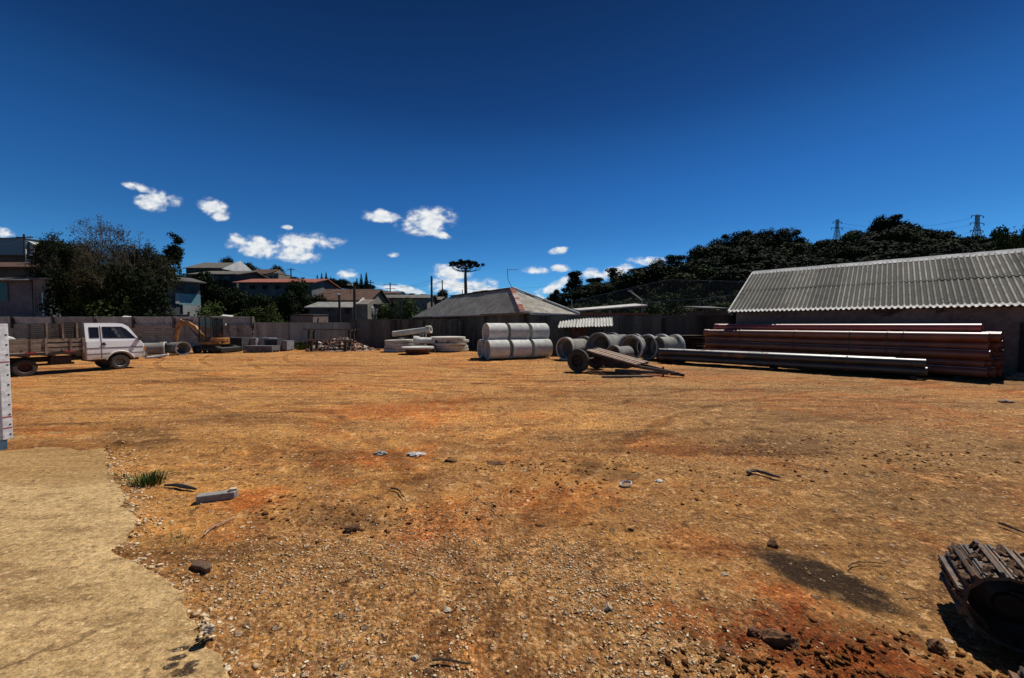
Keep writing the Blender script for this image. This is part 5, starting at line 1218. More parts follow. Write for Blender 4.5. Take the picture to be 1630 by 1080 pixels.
def near_excavator():
    a = Vector((.8, -.6, 0)); wd = Vector((.6, .8, 0)); c = Vector((2.84, 2.1, 0)) + wd * .21    # centre line of the far track, at its idler
    half = .92; ctr = c + a * half; mid = ctr - wd * .55
    t = empty('mini_excavator', (mid.x, mid.y, 0), math.atan2(-a.y, -a.x), 'muddy steel excavator track reaching into the lower right corner', 'excavator')
    # local +x = -a ; local +y = -wd ; the far track sits at local y = -.55
    track_unit(t, 0, -.55, .22, half, .42); track_unit(t, 0, .55, .22, half, .42)
    b = MB(); b.box((0,0,.34), (.9,.8,.2)); b.build('undercarriage', M['steel_dark'], t, bevel=.02)
    upper(t, R(180), boom=False)
near_excavator()

# ------------------------------------------------------------------ pavers on pallets
def paver_stack(px, Yd, w, d, h, label, wrapped=False, mat='paver', rz=0.05, seed=0):
    x = (px - CX) / F * Yd; t = empty('paver_pallet', (x, Yd, 0), rz, label, 'pavers', 'pallets of concrete pavers by the wall'); rg = random.Random(seed)
    for k in range(3):
        b = MB(); b.box((0, -d/2 + .08 + k*(d-.16)/2, .05), (w,.1,.1)); b.build('pallet_board', M['pallet'], t)
    nl = max(2, int(h / .085)); z = .12
    nxp = max(4, int(w / .21))
    for j in range(nl):
        for i in range(nxp):
            b = MB(); b.box((-w/2 + (i+.5)*w/nxp + rg.uniform(-.006,.006), rg.uniform(-.01,.01), z + .04), (w/nxp - .014, d - .02 - .03*rg.random(), .076)); b.build('paver', M[mat], t)
        z += .085
    if wrapped:
        b = MB(); n = 10
        vs, fs = [], []
        for jj in range(6):
            for ii in range(24):
                a = 2*math.pi*ii/24; cx_, cy_ = math.cos(a), math.sin(a); m = max(abs(cx_), abs(cy_)); k = 1 + rg.uniform(-.01,.04)
                vs.append((cx_/m*(w/2+.03)*k, cy_/m*(d/2+.03)*k, .10 + (z+.02-.10)*jj/5))
        for jj in range(5):
            for ii in range(24): fs.append((jj*24+ii, jj*24+(ii+1)%24, (jj+1)*24+(ii+1)%24, (jj+1)*24+ii))
        fs.append(tuple(range(5*24, 6*24))); b._add(vs, fs); b.build('plastic_wrap', M['plastic'], t)
paver_stack(380, 27.6, 1.0, 1.0, .88, 'tallest dark pallet of pavers at the left end of the paver row', mat='paver_dark', seed=1)
paver_stack(402, 28.6, 1.0, 1.0, .80, 'plastic wrapped pallet of pavers second from the left', True, seed=2)
paver_stack(416, 26.3, 1.9, 1.0, .38, 'low wide pallet of grey pavers in front of the others', seed=3)
paver_stack(424, 29.0, .9, 1.0, .82, 'plastic wrapped pallet of pavers in the middle of the back row', True, mat='paver_dark', seed=4)
paver_stack(437, 27.2, .9, 1.0, .78, 'dark pallet of pavers right of the low wide one', mat='paver_dark', seed=5)
paver_stack(453, 27.8, .75, .9, .62, 'plastic wrapped pallet of pavers at the right end of the row', True, seed=6)

# trestles and rubble
def trestle(px0, px1, py, Yd, ground_py, label, rz=0):
    a, c = P(px0, py, Yd), P(px1, py, Yd); z = a.z; L = c.x - a.x; t = empty('trestle', (a.x, Yd, 0), rz, label, 'trestle')
    b = MB(); b.bar((0,0,z),(L,0,z-.03), .12, .10); b.build('top_beam', M['old_wood'], t)
    b = MB(); b.bar((.2,.75,z-.02),(L-.1,.75,z-.05), .10, .09); b.build('top_beam', M['dark_wood'], t)
    for x in (.38, L-.5):
        for y in (0,.75):
            b = MB(); b.box((x,y,(z-.06)/2-.02), (.17,.12,z-.05)); b.build('leg', M['dark_wood'], t)
        b = MB(); b.bar((x,0,z-.12),(x,.75,z-.12), .07,.09); b.build('cross_bar', M['dark_wood'], t)
trestle(484, 566, 524.5, 29.6, 553, 'tall dark wooden trestle behind the rubble, its long top rail pale in the sun')
trestle(487, 561, 541.5, 27.0, 556, 'low dark wooden trestle standing in front of the rubble')
def rubble_heap():
    q = Vector(((545 - CX) / F * 28.6, 28.4, 0)); t = empty('rubble_heap', q, 0, 'heap of broken bricks and rubble between the trestles and the dark wall', 'rubble')
    xs_ = np.linspace(-2.6, 2.6, 50); ys_ = np.linspace(-1.3, 1.3, 26); XX, YY = np.meshgrid(xs_, ys_)
    H = .88 * np.exp(-((XX-.1)/1.5)**2 - (YY/.75)**2) + .10 * fbm(XX*3, YY*3, 4, 70) + .35*np.exp(-((XX+1.5)/.6)**2 - (YY/.6)**2) - .06
    i2 = np.arange(50*26).reshape(26,50); f2 = np.stack([i2[:-1,:-1], i2[:-1,1:], i2[1:,1:], i2[1:,:-1]], -1).reshape(-1,4)
    o = bpy.data.objects.new('earth_core', npmesh('earth_core', np.stack([XX,YY,H],-1).reshape(-1,3), f2, M['rubble'])); C.objects.link(o); o.parent = t
    rg = random.Random(9)
    protos = []
    for s in range(5):
        b = MB(); b.box((0,0,0), (rg.uniform(.12,.3), rg.uniform(.08,.18), rg.uniform(.05,.12)), (rg.random()*.4, rg.random()*.4, 0)); protos.append((b.mesh('brick', M['rubble_red' if s % 2 else 'rubble']), b.mesh('brick', M['rubble' if s % 2 else 'slab'])))
    for k in range(260):
        x, y = rg.gauss(0,1.0), rg.uniform(-1.0,.7); h = .88*math.exp(-((x-.1)/1.5)**2 - (y/.75)**2) + .35*math.exp(-((x+1.5)/.6)**2 - (y/.6)**2)
        o = bpy.data.objects.new('brick', protos[k % 5][0 if rg.random() < .65 else 1]); C.objects.link(o); o.parent = t; o.location = (x, y, h + .01); o.rotation_euler = (rg.uniform(-.6,.6), rg.uniform(-.6,.6), rg.uniform(0,6.3))
rubble_heap()
tuft(474, 556, 240, .5, .75, 'patch of tall green weeds at the foot of the wall left of the trestles', 12, M['leaf_mid'], 'weed_patch', Yd=30.5)
tuft(482, 556, 160, .35, .5, 'smaller weeds beside the low trestle', 13, M['leaf_grass'], 'weed_patch', Yd=29)

# ------------------------------------------------------------------ vegetation
def leaf_mesh(name, blobs, n, size, mat, seed, flat=0.0, shell=.55, unit=False):
    rg = np.random.default_rng(seed); bl = np.array(blobs, float); w = bl[:,3]*bl[:,4]*bl[:,5]; w = w**.67; w /= w.sum()
    k = rg.choice(len(bl), n, p=w); d = rg.normal(size=(n,3)); d /= np.linalg.norm(d, axis=1)[:,None]
    rr = shell + (1-shell)*rg.random(n); rr = np.where(rg.random(n) < .25, rg.random(n), rr) * rg.normal(1,.07,n)
    c = bl[k,:3] + d * bl[k,3:6] * rr[:,None]
    nrm = rg.normal(size=(n,3)) * .55 + d * 1.25; nrm[:,2] += flat * .5; nrm /= np.linalg.norm(nrm, axis=1)[:,None]
    a = np.cross(nrm, rg.normal(size=(n,3))); a /= np.linalg.norm(a, axis=1)[:,None]; b_ = np.cross(nrm, a)
    s = size * rg.uniform(.55,1.35,n)[:,None]; asp = rg.uniform(.45,.9,n)[:,None]
    if unit: c[:, 2] *= .99 / np.quantile(c[:, 2], .995)
    V = np.stack([c - a*s, c - b_*s*asp + a*s*.1, c + a*s, c + b_*s*asp - a*s*.1], 1).reshape(-1,3)
    Fc = np.arange(n*4).reshape(-1,4)
    return npmesh(name, V, Fc, mat)
def rblobs(rg, n, R0, H0, H1, r0, r1, flat=.8):
    out = []
    for _ in range(n):
        a = rg.uniform(0, 6.283); rr = R0 * math.sqrt(rg.random()); z = rg.uniform(H0, H1); r = rg.uniform(r0, r1)
        k = 1 - .5*max(0, (z - (H0+H1)/2)/((H1-H0)/2 + 1e-6)); out.append((rr*math.cos(a)*k, rr*math.sin(a)*k, z, r, r, r*flat))
    return out
KIND = {}
def make_kinds():
    rg = random.Random(4)
    # unit trees: height 1, crown about 1 wide; instances are scaled
    for v in range(4):
        bl = rblobs(rg, 13, .30, .22, .82, .15, .24, .85) + [(0,0,.55,.30,.30,.34)]
        KIND['round', v] = (leaf_mesh('crown', bl, 4200, .026, M['leaf_dark'], 100+v, unit=True), .42)
        bl = [(0,0,.30+.07*k, .40*(1-.085*k), .40*(1-.085*k), .05) for k in range(10)]
        KIND['conifer', v] = (leaf_mesh('crown', bl + [(0,0,.96,.04,.04,.06)], 1800, .026, M['leaf_pine'], 110+v, .6), .8)
        bl = []
        for k in range(9):
            a = rg.uniform(0,6.28); z = rg.uniform(.28,.92); q = .36*(1-(z-.28)*.8)*rg.uniform(.4,1); r = rg.uniform(.12,.2); bl.append((q*math.cos(a), q*math.sin(a), z, r, r, r*.5))
        KIND['pine', v] = (leaf_mesh('crown', bl + [(0,0,.6,.28,.28,.32)], 4200, .024, M['leaf_pine'], 120+v, .5, unit=True), .8)
        bl = rblobs(rg, 9, .32, .1, .6, .14, .28, .9)
        KIND['bush', v] = (leaf_mesh('crown', bl, 2000, .030, M['leaf_bush'], 130+v, unit=True), .2)
        KIND['shrub', v] = (leaf_mesh('crown', bl, 3400, .022, M['leaf_mid'], 140+v, unit=True), .2)
    b = MB(); b.tube([(0,0,-.1),(0.01,0,.3),(-.01,.01,.6),(.01,0,.88)], [.028,.022,.015,.006], 7)
    b.tube([(0,0,.4),(.1,.05,.55),(.18,.08,.7)], [.012,.008,.004], 5); b.tube([(0,0,.45),(-.1,-.06,.6),(-.16,-.1,.75)], [.012,.008,.004], 5); b.tube([(0,0,.5),(-.02,.12,.68)], [.01,.004], 5)
    KIND['trunk'] = b.mesh('trunk', M['bark'], True)
    b = MB(); b.tube([(0,0,-.1),(.01,0,.25),(.0,0,.4)], [.03,.02,.008], 6); b.tube([(0,0,.1),(.12,.05,.35)], [.012,.004], 5); KIND['stem'] = b.mesh('trunk', M['bark'], True)
make_kinds()
trg = random.Random(21)
def tree(x, y, h, w, kind, label, group=None, z=None, cat='tree', v=None, leaf=None):
    zz = gz(x, y) - .2 if z is None else z
    v = trg.randrange(4) if v is None else v
    nm = {'round':'broadleaf_tree','conifer':'conifer_tree','pine':'pine_tree','bush':'bush','shrub':'bush'}[kind]
    t = empty(nm, (x, y, zz), trg.uniform(0, 6.28), label, cat if kind not in ('bush','shrub') else 'bush', group, scale=(w, w, h))
    for part, me in (('trunk', KIND['stem'] if kind in ('bush','shrub') else KIND['trunk']), ('crown', KIND[kind, v][0])):
        o = bpy.data.objects.new(part, me); C.objects.link(o); o.parent = t
        if leaf and part == 'crown':
            o.material_slots[0].link = 'OBJECT'; o.material_slots[0].material = M[leaf]
    return t
def tree_px(px, top, wpx, Yd, kind, label, group=None, v=None, leaf=None):
    q = P(px, top, Yd); g0 = gz(q.x, Yd); return tree(q.x, Yd, max(q.z - g0 + .2, 1.0), wpx / F * Yd * 1.1, kind, label, group, v=v, leaf=leaf)

# wooded hill at the right: every crown its own tree
SKX = [870,885,900,915,930,945,955,970,985,1000,1015,1030,1045,1055,1070,1085,1100,1130,1160,1200,1240,1262,1275,1285,1300,1330,1370,1385,1395,1410,1425,1445,1470,1500,1530,1560,1590,1650,1750,1900]
SKY_ = [478,464,446,434,432,440,442,436,426,424,430,414,412,418,404,405,402,384,377,366,364,368,386,402,396,390,386,364,350,344,346,353,361,372,378,386,390,386,380,380]
def sk(px): return float(np.interp(px, SKX, SKY_))
GF = 'trees of the wooded hill at the right'
px = 884
while px < 1720:
    Yd = 104 + trg.uniform(-5, 5); top = sk(px) + trg.uniform(-2, 5); q = P(px, top, Yd); g0 = gz(q.x, Yd); h = q.z - g0
    h = max(h, 5.5); k = 'pine' if trg.random() < .45 or px < 1110 else 'round'; w = trg.uniform(6.5, 9.5) if px > 1110 else trg.uniform(8.0, 9.5)
    tree(q.x, Yd, h + .3, w, k, 'dark tree crown on the skyline of the wooded hill at the right', GF, z=q.z - h - .1)
    px += trg.uniform(13, 20) if px > 1110 else trg.uniform(26, 36)
for Yd, step, hh, lo in ((97, 24, 8.0, 895), (89, 26, 7.4, 930), (80, 30, 6.6, 985), (71, 36, 5.6, 1060), (62, 42, 4.8, 1150)):
    px = lo + trg.uniform(0, 20)
    while px < 1700:
        x = (px - CX) / F * Yd; g0 = gz(x, Yd); yp = HZ - (g0 + hh - CH) / Yd * F; hs = .62 if (px < 1110 and Yd > 85) else 1
        if not (px > 1230 and Yd < 66):
            k = 'pine' if trg.random() < .3 else 'round'
            tree(x, Yd + trg.uniform(-2.5, 2.5), hh * hs * trg.uniform(.85, 1.2), trg.uniform(9, 12.5), k, 'dark tree on the slope of the wooded hill at the right', 'trees on the slope of the right hill', leaf=('leaf_mid' if trg.random() < .25 else 'leaf_olive') if trg.random() < .4 else None)
        px += step * trg.uniform(.8, 1.25)
for k in range(90):
    Yd = trg.uniform(42, 76); px = trg.uniform(905, 1200); x = (px - CX) / F * Yd
    if px < 960 and Yd > 66: continue
    tree(x, Yd, trg.uniform(1.6, 3.4), trg.uniform(3.2, 5.5), 'bush', 'low olive green scrub bush on the slope behind the tall net', 'scrub bushes on the slope behind the net')
tree_px(884, 461, 26, 62, 'pine', 'small thin pine left of the wooded hill')
for k, (px, top, wpx, lb) in enumerate(((1608, 361, 52, 'feathery dark tree at the right edge above the roof ridge'), (1640, 358, 44, 'dark tree partly cut off by the right edge above the roof'))):
    tree_px(px, top, wpx, 46, 'pine', lb, leaf='leaf_mid')
# small palm peeping over the roof
def palm(px, top, Yd, h, label, R0=1.6):
    q = P(px, top, Yd); t = empty('palm_tree', (q.x, Yd, q.z - h), 0, label, 'palm tree'); rg = random.Random(int(px))
    b = MB(); b.tube([(0,0,0),(.05,0,h*.5),(0,0,h-.5)], [.16,.13,.1], 8); b.build('trunk', M['bark'], t)
    for k in range(16):
        a = 2*math.pi*k/16 + rg.uniform(-.2,.2); up = rg.uniform(.2,1.0); b = MB(); pr = None
        for j in range(7):
            s = j/6; p = Vector((math.cos(a)*R0*s, math.sin(a)*R0*s, h - .5 + up*.9*s - 1.3*s*s*R0*.6))
            if pr is not None:
                sd = Vector((-math.sin(a), math.cos(a), 0)) * (.22*(1 - s*.6)) * R0/1.6
                b._add([pr, p, p + sd + Vector((0,0,-.14)), pr + sd + Vector((0,0,-.14))], [(0,1,2,3)]); b._add([pr, p, p - sd + Vector((0,0,-.14)), pr - sd + Vector((0,0,-.14))], [(0,1,2,3)])
            pr = p
        b.build('frond', M['leaf_dark'], t)
palm(837, 463, 60, 6.5, 'small palm peeping over the roof right of the aerial', 1.5)

# araucaria
def araucaria():
    Yd = 60; q = P(741, 414, Yd); H = q.z - gz(q.x, Yd); t = empty('umbrella_pine', (q.x, Yd, gz(q.x, Yd)), 0, 'lone tall umbrella shaped pine standing against the white cloud', 'tree')
    b = MB(); b.tube([(0,0,-.3),(.05,0,H*.4),(-.02,0,H*.75),(0,0,H-.6)], [.30,.27,.22,.14], 10); b.build('trunk', M['bark'], t, smooth=True)
    rg = random.Random(6); tips = []
    for lev, nb, R1, z0 in ((0, 9, 2.55, H-1.7), (1, 8, 1.9, H-1.25), (2, 6, 1.1, H-.9)):
        for k in range(nb):
            a = 2*math.pi*k/nb + rg.uniform(-.25,.25) + lev*.4; rr = R1*rg.uniform(.85,1.1); z1 = H - .55 - (.30 if lev == 0 else .1)*rg.random() + .1*lev
            b = MB(); pp = [(0,0,z0), (rr*.4*math.cos(a), rr*.4*math.sin(a), z0-.05), (rr*.8*math.cos(a), rr*.8*math.sin(a), z0+.25), (rr*math.cos(a), rr*math.sin(a), z1)]
            b.tube(pp, [.075,.06,.045,.03], 6); b.build('branch', M['bark'], t, smooth=True); tips.append((rr*math.cos(a), rr*math.sin(a), z1, .40, .40, .27)); tips.append((rr*.75*math.cos(a), rr*.75*math.sin(a), z1-.05, .3,.3,.2))
    me_ = leaf_mesh('foliage', tips, 7000, .085, M['leaf_dark'], 300, .3, .3); o = bpy.data.objects.new('foliage', me_); C.objects.link(o); o.parent = t
araucaria()

# big half-bare tree on the left: branching limbs and small leaves
def limb_tree(name, x, y, z, H, W, label, seed, leaf_n, leaf_s, mat, levels=5, bare=.35, kids=(3,4)):
    rg = random.Random(seed); t = empty(name, (x, y, z), 0, label, 'tree'); tr = MB(); tips = []
    def grow(p, d, L, r, lev):
        mid = p + d*L*.5 + Vector((rg.uniform(-1,1), rg.uniform(-1,1), rg.uniform(-1,1)))*L*.07; end = p + d*L
        tr.tube([p, mid, end], [r, r*.85, r*.65], 6 if lev < 2 else 4, caps=False)
        if lev >= levels: tips.append((end, lev)); return
        if lev >= 2: tips.append((end, lev))
        for k in range(rg.randint(*kids)):
            a = rg.uniform(0, 6.283); sp = rg.uniform(.35, .85); o_ = d.orthogonal().normalized(); o2 = d.cross(o_)
            nd = (d*math.cos(sp) + (o_*math.cos(a) + o2*math.sin(a))*math.sin(sp)); nd = (nd + Vector((0,0,.12))).normalized()
            grow(end if k else p + d*L*.85, nd, L*rg.uniform(.62,.86), r*.6, lev+1)
    for k in range(3):
        a = k*2.1 + .5; grow(Vector((.15*math.cos(a), .15*math.sin(a), 0)), Vector((.45*math.cos(a)*W/H, .45*math.sin(a)*W/H, 1)).normalized(), H*.26, .16, 0)
    ztop = max(p.z for p, _ in tips); wr = max(math.hypot(p.x, p.y) for p, _ in tips)
    sx, sz = W/2/wr, H/ztop
    vv = [(a*sx, b_*sx, c*sz) for a, b_, c in tr.v]; tr.v = vv; tr.build('trunk', M['bark'], t, smooth=True)
    g = np.random.default_rng(seed); P0 = np.array([(p.x*sx, p.y*sx, p.z*sz) for p, l in tips]); keep = g.random(len(P0)) > bare; keep |= (P0[:,2] < H*.55)
    bl = [(a, b_, c, .55, .55, .40) for a, b_, c in P0[keep]]
    o = bpy.data.objects.new('crown', leaf_mesh('crown', bl, leaf_n, leaf_s, mat, seed+1, .2, .15)); C.objects.link(o); o.parent = t
    return t
q = P(190, 347, 37); limb_tree('broadleaf_tree', q.x, 37, gz(q.x,37)-.2, q.z - gz(q.x,37), 10.5, 'tallest twiggy half bare tree behind the truck and wall', 31, 15000, .055, M['leaf_olive'], 5, .62)
q = P(240, 392, 39); limb_tree('broadleaf_tree', q.x, 39, gz(q.x,39)-.2, q.z - gz(q.x,39), 8, 'leafier olive tree right of the tallest twiggy tree', 37, 19000, .07, M['leaf_olive'], 5, .3)
q = P(115, 372, 42); limb_tree('broadleaf_tree', q.x, 42, gz(q.x,42)-.2, q.z - gz(q.x,42), 9, 'dark leafy tree left of the tallest twiggy tree', 33, 24000, .07, M['leaf_dark'], 5, .2)
GL = 'dark garden trees behind the left wall'
for px, top, wpx, Yd, kd, lb in (
    (100,430,70,36,'round','dark low tree over the wall between the pale house and the twiggy tree'),
    (150,425,80,35.5,'round','dark tree under the twiggy tree, left'),
    (205,430,80,35.5,'round','dark tree under the twiggy tree, right'),
    (245,450,60,35.2,'round','dark tree hiding the left part of the light blue house'),
    (130,465,70,34.6,'shrub','dark shrub directly over the wall behind the truck cab'),
    (190,470,80,34.6,'shrub','dark shrub directly over the wall ahead of the truck nose'),
    (85,385,50,52,'round','dark round tree on the slope beside the balcony'),
    (350,455,60,42,'round','dark tree right of the light blue house'),
    (380,465,60,40,'round','dark tree in front of the grey house under the red roof, left'),
    (415,470,60,39,'round','dark tree in front of the grey house under the red roof, right'),
    (340,480,60,36,'shrub','mid green shrub over the wall behind the digger cab'),
    (395,490,70,35.5,'shrub','mid green shrub over the wall behind the pavers'),
    (440,485,50,36,'shrub','dark shrub over the wall left of the big round tree'),
    (472,447,62,42,'round','big dense round tree between the red roof and the brown roof'),
    (455,465,50,40,'round','dark tree at the left foot of the big round tree'),
    (360,411,30,80,'round','dark tree on the skyline right of the grey roof with white gable'),
    (395,419,50,90,'round','low dark tree on the skyline left of the dark gabled house'),
    (440,424,36,85,'round','dark tree on the skyline right of the dark gabled house'),
    (322,432,46,47,'round','dark tree between the light blue house and the long dark house'),
    (300,470,44,43,'round','dark low tree at the right corner of the light blue house'),
    (505,470,44,46,'round','dark tree at the left end of the brown tiled roof'),
    (48,432,56,50,'round','dark tree over the roof of the pale lilac house'),
    (20,418,50,56,'round','dark tree below the blue grey hilltop house'),
    (610,484,50,43,'shrub','dark bush over the dark wall beside the water tank'),
    (645,476,60,45,'shrub','sunlit leafy bush over the dark wall left of the hip roof'),
    (625,480,40,44,'shrub','dark bush over the wall left of the sunlit bush')):
    tree_px(px, top, wpx, Yd, kd, lb, GL)
# spiky araucaria-like tree at px 285
def spiky(px, top, Yd, h, label, seed):
    q = P(px, top, Yd); t = empty('conifer_tree', (q.x, Yd, q.z - h), 0, label, 'tree'); rg = random.Random(seed); tips = []
    b = MB(); b.tube([(0,0,0),(0,0,h)], [.16,.05], 8); b.build('trunk', M['bark'], t)
    for k in range(34):
        z = h*(.35 + .62*k/34); a = rg.uniform(0,6.28); L = rg.uniform(1.0,2.5)*(1.2-.6*k/34); b = MB(); e = (L*math.cos(a), L*math.sin(a), z + L*rg.uniform(-.1,.45)); b.tube([(0,0,z), (e[0]*.5, e[1]*.5, z-.05), e], [.04,.03,.02], 5); b.build('branch', M['bark'], t)
        for s in (.5,.75,1.0): tips.append((e[0]*s, e[1]*s, z + (e[2]-z)*s, .17, .17, .17))
    o = bpy.data.objects.new('foliage', leaf_mesh('foliage', tips, 9000, .075, M['leaf_dark'], seed, 0, .2)); C.objects.link(o); o.parent = t
q = P(280, 380, 45); limb_tree('conifer_tree', q.x, 45, gz(q.x,45), q.z - gz(q.x,45), 4.6, 'spiky dark branching tree leaning over the roof of the light blue house', 44, 6000, .11, M['leaf_dark'], 3, .0, (2,3))
# distant tree lines: centre and left
GD = 'far trees on the horizon ridge'
px = 446
while px < 720:
    top = float(np.interp(px, [446,470,500,560,590,620,660,700,720], [436,442,444,448,455,462,470,474,478])) + trg.uniform(-3, 4); Yd = trg.uniform(150, 190)
    tree_px(px, top, trg.uniform(15, 24), Yd, 'round', 'small far dark tree on the horizon ridge left of centre', GD); px += trg.uniform(7, 11)
for px, top, w in ((505,437,9),(512,434,9),(519,433,10),(526,440,8),(575,436,12),(583,433,12),(541,443,9),(568,442,9)):
    tree_px(px, top, w, 160, 'conifer', 'small far pointed conifer on the horizon ridge left of centre', 'far pointed conifers on the ridge')
tree_px(702, 462, 36, 90, 'round', 'dark round tree just left of the hip roof')
for px in range(845, 885, 14): tree_px(px, 478, 22, 120, 'round', 'small far dark tree on the horizon ridge right of centre', 'far trees right of the hip roof')
px = -300
while px < 60:
    tree_px(px, 405 + trg.uniform(-6,8), 60, 95, 'round', 'dark tree on the hilltop beyond the left edge', 'hilltop trees at the far left'); px += 40
for k in range(60):      # undergrowth between the houses on the left slope
    Yd = trg.uniform(40, 95); px = trg.uniform(-60, 640); x = (px - CX)/F*Yd
    tree(x, Yd, trg.uniform(1.5, 3.0), trg.uniform(3.5, 6), 'bush', 'dark undergrowth bush between the houses on the left slope', 'undergrowth on the left slope', leaf='leaf_dark')

# ------------------------------------------------------------------ houses on the left slope
def house(px0, px1, eave_py, base_py, Yd, depth, label, wall, roof, rise_py=None, kind='gable', rz=0.0, windows=(), over=.35, ridge_off=.5, cat='house', name='house', roofth=.12, lower=None):
    a, c = P(px0, eave_py, Yd), P(px1, eave_py, Yd); L = (c.x - a.x); eh = a.z; base = P(px0, base_py, Yd).z
    t = empty(name, (a.x, Yd, base), rz, label, cat); h = eh - base
    b = MB(); b.box((L/2, depth/2, h/2 - 1.5), (L, depth, h + 3))
    rise = (P(px0, rise_py, Yd).z - eh) if rise_py else .8
    rise *= (Yd + depth*.5) / Yd
    if kind == 'gable': b.prism([(0,h),(depth,h),(depth*.5,h+rise-.05)], 0, L, 'x')
    b.build('wall', M[wall], t)
    if lower:
        b = MB(); b.box((L/2, -.02, h*lower[0]/2), (L+.02,.04,h*lower[0])); b.build('painted_band', M[lower[1]], t)
    def slab(v):
        b = MB(); n = len(v); o = Vector((0,0,roofth)); b._add([Vector(q)+o for q in v] + [Vector(q) for q in v], [tuple(range(n)), tuple(range(n,2*n))[::-1]] + [(i,(i+1)%n,(i+1)%n+n,i+n) for i in range(n)]); return b.build('roof', M[roof], t)
    o = over; m = depth/2; dz = rise*o/m
    if kind == 'gable':
        slab([(-o,-o,h-dz),(L+o,-o,h-dz),(L+o,m,h+rise),(-o,m,h+rise)]); slab([(-o,m,h+rise+.004),(L+o,m,h+rise+.004),(L+o,depth+o,h-dz),(-o,depth+o,h-dz)])
    elif kind == 'hip':
        k = min(m, L*.35); slab([(-o,-o,h-dz),(L+o,-o,h-dz),(L-k,m,h+rise),(k,m,h+rise)]); slab([(L+o,-o,h-dz),(L+o,depth+o,h-dz),(L-k,m,h+rise)]); slab([(-o,depth+o,h-dz),(-o,-o,h-dz),(k,m,h+rise)]); slab([(k,m,h+rise),(L-k,m,h+rise),(L+o,depth+o,h-dz),(-o,depth+o,h-dz)])
    elif kind == 'side':     # gable facing the camera, ridge along y
        r_ = L*ridge_off
        b = MB(); b.prism([(0,h),(L,h),(r_,h+rise-.06)], .02, .2, 'y'); b.build('gable', M[wall], t)
        slab([(-o,-o,h-rise*o/r_),(r_,-o,h+rise),(r_,depth+o,h+rise),(-o,depth+o,h-rise*o/r_)]); slab([(r_,-o,h+rise+.004),(L+o,-o,h-rise*o/(L-r_)),(L+o,depth+o,h-rise*o/(L-r_)),(r_,depth+o,h+rise+.004)])
    elif kind == 'shed':
        slab([(-o,-o,h),(L+o,-o,h),(L+o,depth+o,h+rise),(-o,depth+o,h+rise)])
    for (wx0, wy0, wx1, wy1) in windows:
        p0, p1 = P(wx0, wy0, Yd), P(wx1, wy1, Yd); x0, x1, z0, z1 = p0.x-a.x, p1.x-a.x, p1.z-base, p0.z-base
        b = MB(); fw = .07
        b.box(((x0+x1)/2,-.05,z0),(x1-x0+fw,.10,fw)); b.box(((x0+x1)/2,-.05,z1),(x1-x0+fw,.10,fw)); b.box((x0,-.05,(z0+z1)/2),(fw,.10,z1-z0-fw)); b.box((x1,-.05,(z0+z1)/2),(fw,.10,z1-z0-fw))
        w = b.build('window', M['grey_paint'], t); b = MB(); b.box(((x0+x1)/2,-.03,(z0+z1)/2),(x1-x0-fw,.02,z1-z0-fw)); b.build('pane', M['dark_window'], w)
    return t
t = house(-45, 50, 447, 505, 37, 7, 'pale lilac wooden house with grey roof at the left edge behind the wall', 'lilac_paint', 'fibre', 438, 'gable', windows=((-8,450,14,480),(-35,450,-20,478)), over=.7)
t = house(52, 79, 446, 505, 36.5, 3, 'narrow board annex with green streaks beside the pale lilac house', 'grey_paint', 'fibre', 440, 'shed', over=.15)
for k in range(8):
    b = MB(); b.box((.12+k*.2,-.04,1.2), (.15,.04,2.2)); b.build('board', M['lilac_paint' if k % 2 else 'cyan_paint' if k == 4 else 'grey_paint'], t)
house(-60, 62, 425, 450, 48, 8, 'dark house with brown low roof on the slope above the lilac house', 'dark_paint', 'tile_brown', 412, 'gable', over=.8)
house(-40, 48, 408, 425, 58, 7, 'dark terrace house with pale roof edge higher on the slope', 'dark_paint', 'fibre', 399, 'shed', over=.5)
house(-60, 36, 380, 410, 70, 8, 'big blue grey hilltop house at the upper left', 'blue_paint', 'grey_paint', 376, 'shed', over=.1)
house(36, 60, 392, 410, 71, 6, 'small white gabled wing of the blue grey hilltop house', 'white_paint', 'fibre_pale', 383, 'side', over=.2, ridge_off=.25)
t = house(54, 80, 400, 420, 54, 4, 'cream balcony house with posts on the slope at the upper left', 'cream_paint', 'dark_wood', 396, 'shed', windows=((56,403,73,409),), over=.6)
for xx in (0, 1.1, 2.2):
    b = MB(); b.box((xx,-.9,.9), (.1,.1,1.9)); b.build('post', M['white_trim'], t)
b = MB(); b.box((1.1,-.9,.55), (2.3,.06,.06)); b.box((1.1,-.9,.25), (2.3,.05,.5)); b.build('railing', M['cream_paint'], t)
house(85, 120, 431, 442, 44, 4, 'small hut with bright pale roof between the dark trees', 'cream_paint', 'fibre_pale', 427, 'shed', over=.3)
t = house(225, 225 + 4.8 * F / 38, 443, 505, 38, 6, 'light blue and grey house with low grey roof behind the digger', 'grey_paint', 'fibre', 434, 'gable', rz=R(60), over=.45)
b = MB(); b.box((3.85,-.03,1.95), (1.88,.05,1.15)); b.build('painted_band', M['cyan_paint'], t)
b = MB(); b.box((4.0,-.04,.75), (1.6,.06,1.2)); b.build('plinth', M['white_paint'], t)
b = MB(); b.box((2.75,-.06,2.0), (.32,.05,1.1)); b.build('shutter', M['white_trim'], t)
b = MB(); b.box((3.75,-.05,3.1),(.95,.10,.9)); w = b.build('window', M['grey_paint'], t); b = MB(); b.box((3.75,-.11,3.1),(.80,.02,.75)); b.build('pane', M['dark_window'], w)
t = empty('board_fence', (P(262,500,36).x, 36, 0), 0, 'dark board fence with a white rail in front of the light blue house', 'fence')
for k in range(11):
    b = MB(); b.box((k*.2+.1,0,1.5), (.19,.03,2.6)); b.build('board', M['dark_wood'], t)
